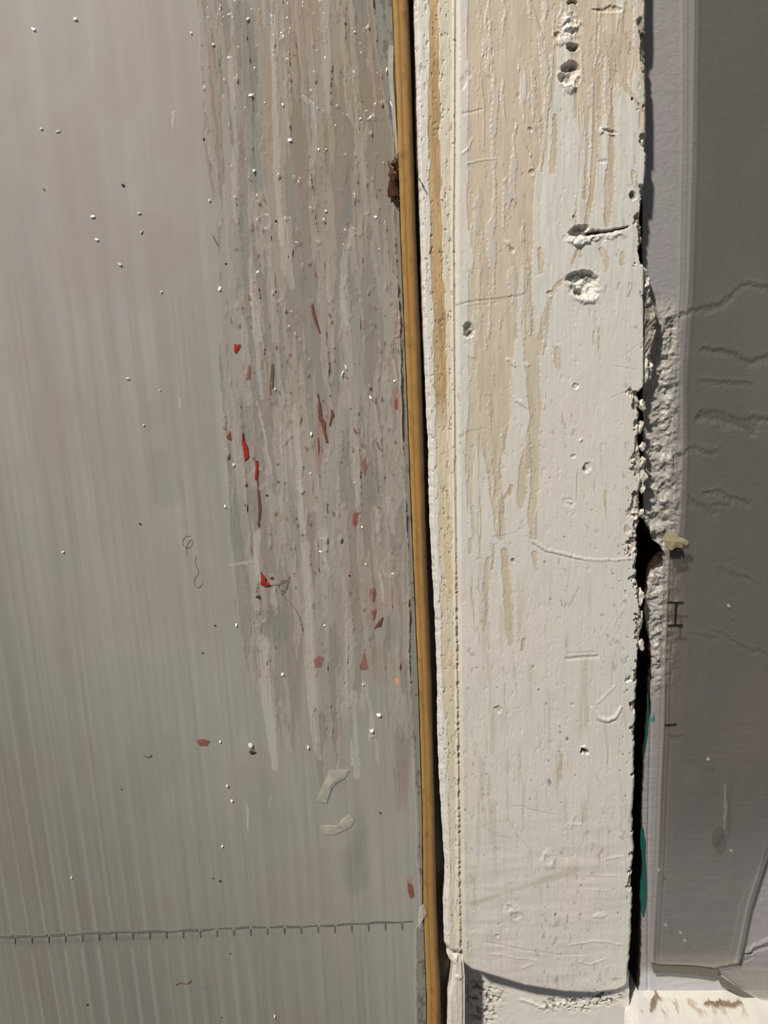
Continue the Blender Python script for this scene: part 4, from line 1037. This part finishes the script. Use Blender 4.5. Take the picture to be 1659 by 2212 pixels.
# scraps of clear film
flake([(755, 1663), (735, 1661), (712, 1664), (708, 1674), (695, 1700), (684, 1730), (705, 1735), (716, 1705), (724, 1694), (745, 1680)], M_film, 'folded clear film scrap, the upper of the two', 'film_scrap', 'film scrap', t=.0002, bulge=.0006)
flake([(690, 1785), (710, 1782), (724, 1792), (740, 1770), (755, 1758), (766, 1770), (758, 1786), (738, 1796), (722, 1803), (700, 1803)], M_film, 'crumpled clear film scrap, the lower of the two', 'film_scrap', 'film scrap', t=.0002, bulge=.0006)
flake([(905, 1960), (915, 1952), (922, 1972), (912, 1990), (906, 2010), (902, 1985)], M_film, 'torn film tip lapping onto the ochre strip', 'film_scrap', 'film scrap', Y0=-0.0016, t=.0002)
flake([(840, 95), (850, 100), (848, 150), (860, 330), (856, 335), (846, 240), (838, 150)], M_film, 'long clear film sliver curling beside the top of the ochre strip', 'film_scrap', 'film scrap', Y0=0.0004, t=.0003)

# chips added to make the glints on the panel
def tilted_chip(pts, c, r, label, name, cat, group):
    # a little clear shard added to glint, tilted midway between camera and ceiling lamp
    p = Vector(PV(c[0], c[1], FY - 0.0002))
    hv = ((CAM - p).normalized() + (Vector((-1.66, -2.15, 4.35)) - p).normalized()).normalized()
    hv = (hv + Vector((r.uniform(-.12, .12), 0, r.uniform(-.12, .12)))).normalized()
    top, botm = [], []
    for x, y in pts:
        q = Vector(PV(x, y, p.y)) - p
        q.y = -(hv.x * q.x + hv.z * q.z) / hv.y
        top.append(p + q); botm.append(p + q + Vector((0, 0.0002, 0)))
    n = len(pts)
    f = [tuple(range(n)), tuple(range(2 * n - 1, n - 1, -1))] + [(i, n + i, n + (i + 1) % n, (i + 1) % n) for i in range(n)]
    tag(mesh_obj(name, top + botm, f, M_glint), label, cat, group)


chips = [(72, 62, 9, 5, 20), (162, 40, 8, 7, 0), (200, 467, 9, 5, -10), (208, 517, 9, 4, 20), (258, 570, 8, 5, 20), (348, 630, 4, 3, 0), (474, 622, 6, 12, 10), (541, 205, 10, 6, -20), (460, 95, 5, 6, 0), (535, 40, 8, 5, -30), (776, 256, 7, 5, 0),
         (610, 225, 4, 8, -30), (688, 322, 4, 5, 0), (704, 322, 3, 4, 0), (625, 302, 9, 7, 30), (548, 368, 6, 6, 0), (811, 468, 5, 5, 0), (704, 455, 4, 5, 0), (765, 68, 5, 6, 0), (88, 277, 6, 4, 10), (818, 538, 4, 4, 0), (746, 790, 3, 16, -15),
         (740, 805, 3, 14, 20), (800, 858, 3, 8, -30), (345, 842, 4, 2, 0), (310, 918, 4, 3, 0), (135, 1192, 5, 3, 0), (610, 1456, 6, 6, 0), (700, 1350, 5, 5, 20), (480, 1828, 5, 3, 0), (490, 1697, 5, 4, 0), (540, 1608, 12, 7, 30), (665, 1614, 6, 6, 0),
         (818, 1544, 11, 6, 10), (803, 1576, 8, 8, 0), (784, 1476, 4, 7, 0), (510, 1350, 3, 6, 0), (670, 1022, 4, 5, 0), (672, 936, 4, 7, 0), (782, 1138, 4, 4, 0), (766, 1041, 5, 4, 0), (505, 1003, 5, 7, 20), (486, 1093, 4, 5, 0), (848, 1238, 7, 5, 0),
         (690, 1190, 10, 4, 10), (835, 150, 3, 10, 10), (845, 225, 3, 16, -20), (594, 1840 - 1000, 4, 4, 0), (452, 432, 4, 6, 0), (790, 1218, 4, 4, 0), (852, 822, 4, 6, 0), (475, 1602, 4, 4, 0), (412, 70, 3, 5, 0), (300, 1000 - 540, 8, 3, -15), (305, 500, 10, 2.5, -45),
         (275, 817, 9, 2.5, 0), (125, 133 + 150, 10, 2, -15), (500, 1730, 4, 3, 0), (593, 2205 - 10, 3, 3, 0), (154, 1895, 3, 3, 0)]
for i, (x, y, rx, ry, a) in enumerate(chips):
    r = random.Random(900 + i)
    n = 6
    pts = []
    for k_ in range(n):
        th = 2 * math.pi * k_ / n + r.uniform(-.35, .35)
        ex, ey = rx * 0.6 * math.cos(th) * r.uniform(.7, 1.15), ry * 0.6 * math.sin(th) * r.uniform(.7, 1.15)
        c_, s_ = math.cos(math.radians(a)), math.sin(math.radians(a))
        pts.append((x + ex * c_ - ey * s_, y + ex * s_ + ey * c_))
    pts.reverse()
    tilted_chip(pts, (x, y), r, 'tiny clear chip added to glint on the milky plastic panel', 'glint_chip', 'chip', 'added glint chips on the plastic panel')

# dark specks
specks = [(265, 399, 3.5), (556, 1290, 8), (545, 1625, 7), (437, 1410, 2.5), (94, 408, 2), (188, 2171, 3), (475, 1903, 3), (262, 1705, 2), (302, 1131, 2.5), (497, 2060, 2), (821, 1756, 2.5), (695, 1390, 2), (460, 1903 - 6, 2), (530, 1091, 3), (577, 1070, 3.5), (655, 1010, 2),
          (713, 855, 2.5), (656, 1062, 1.8), (440, 300, 3), (596, 478, 4), (488, 570, 3), (500, 575, 2), (464, 1351, 2), (600, 1580 - 580 + 40, 2), (478, 2198, 2), (857, 1042, 2.5), (755, 1243, 2.5)]
for i, (x, y, r_) in enumerate(specks):
    r = random.Random(i)
    pts = [(x + r_ * r.uniform(.7, 1.2) * math.cos(-k_ * 1.047), y + r_ * r.uniform(.5, .9) * math.sin(-k_ * 1.047)) for k_ in range(6)]
    big_ = r_ > 6
    lab = ('larger dark seed-like speck below the bright red flake' if y < 1500 else 'larger dark speck beneath the clear chip low on the panel') if big_ else 'tiny dark grit speck on the milky plastic panel'
    flake(pts, M_grit, lab, 'grit_speck', 'speck', None if big_ else 'dark specks on the plastic panel', Y0=FY, t=.00015, bulge=.0003 if big_ else .0001)


def hair(name, pts, r_, Y0, label, cat='fibre', mat=None, cyc=False):
    cu = bpy.data.curves.new(name, 'CURVE'); cu.dimensions = '3D'; cu.bevel_depth = r_; cu.bevel_resolution = 2; cu.resolution_u = 8
    sp_ = cu.splines.new('NURBS'); sp_.points.add(len(pts) - 1); sp_.order_u = 4; sp_.use_endpoint_u = True
    for p, (x, y) in zip(sp_.points, pts): p.co = PV(x, y, Y0) + (1,)
    cu.materials.append(mat or M_hair)
    o = bpy.data.objects.new(name, cu); C.objects.link(o)
    dg = bpy.context.evaluated_depsgraph_get()
    me = bpy.data.meshes.new_from_object(o.evaluated_get(dg)); me.name = name
    bpy.data.objects.remove(o)
    o = bpy.data.objects.new(name, me); C.objects.link(o)
    return tag(o, label, cat)


hair('curled_fibre', [(578, 1263), (592, 1264), (605, 1262), (618, 1256), (628, 1240), (624, 1255), (612, 1280), (600, 1272), (602, 1256), (616, 1252), (624, 1262), (618, 1278), (606, 1280), (612, 1290), (632, 1305), (645, 1328), (655, 1352), (652, 1362)], .00009, FY - .0002, 'looped thin fibre trailing from the bright red flake')
hair('curled_fibre', [(412, 1158), (400, 1155), (392, 1168), (396, 1182), (410, 1186), (417, 1172), (412, 1158), (398, 1188), (404, 1200)], .00007, FY, 'upper faint looped fibre left of the smears')
hair('curled_fibre', [(424, 1200), (418, 1215), (428, 1228), (430, 1238), (418, 1250), (420, 1268), (430, 1272), (438, 1258)], .00007, FY, 'lower faint wavy fibre left of the smears')
hair('curled_fibre', [(380, 2128), (388, 2120), (396, 2128), (410, 2124), (412, 2118)], .00022, FY, 'short brown bent fibre below the dark seam', mat=M_brownflake)
hair('curled_fibre', [(312, 1632), (316, 1637), (324, 1636), (327, 1631)], .00018, FY, 'tiny dark curved hair on the lower left of the panel')
hair('curled_fibre', [(459, 508), (463, 516), (469, 528)], .0002, FY, 'short dark slanted bristle at the upper left of the smears')
hair('curled_fibre', [(840, 1010), (848, 1030), (866, 1058)], .00009, FY, 'fine straight hair near the right edge of the panel')
hair('bristle', [(905, 385), (908, 392), (913, 398), (917, 405)], .00022, -0.0004, 'dark bristle stuck on the white bead near its top', 'bristle')

# dead insect at the edge of the ochre strip
ins = empty('dead_insect', PV(852, 435, 0.001), 'dried brown insect husk wedged beside the ochre strip', 'insect')
for i, (nm, x, y, rx, ry) in enumerate([('abdomen', 848, 410, 9, 22), ('thorax', 850, 376, 8, 14), ('head', 853, 354, 7, 9)]):
    lump(nm, x, y, 0.0006, rx, ry, 7, M_insect, 70 + i, ins)
for i, pts in enumerate([[(852, 372), (862, 366), (866, 356)], [(852, 380), (862, 384), (868, 392)], [(852, 415), (860, 424), (871, 426)], [(850, 422), (858, 432), (868, 438)], [(845, 425), (850, 434), (858, 436)], [(844, 365), (838, 358), (840, 348)]]):
    o = hair('leg', pts, .00022, 0.0002, None, None, M_insect); o.parent = ins; o.matrix_parent_inverse = ins.matrix_world.inverted()
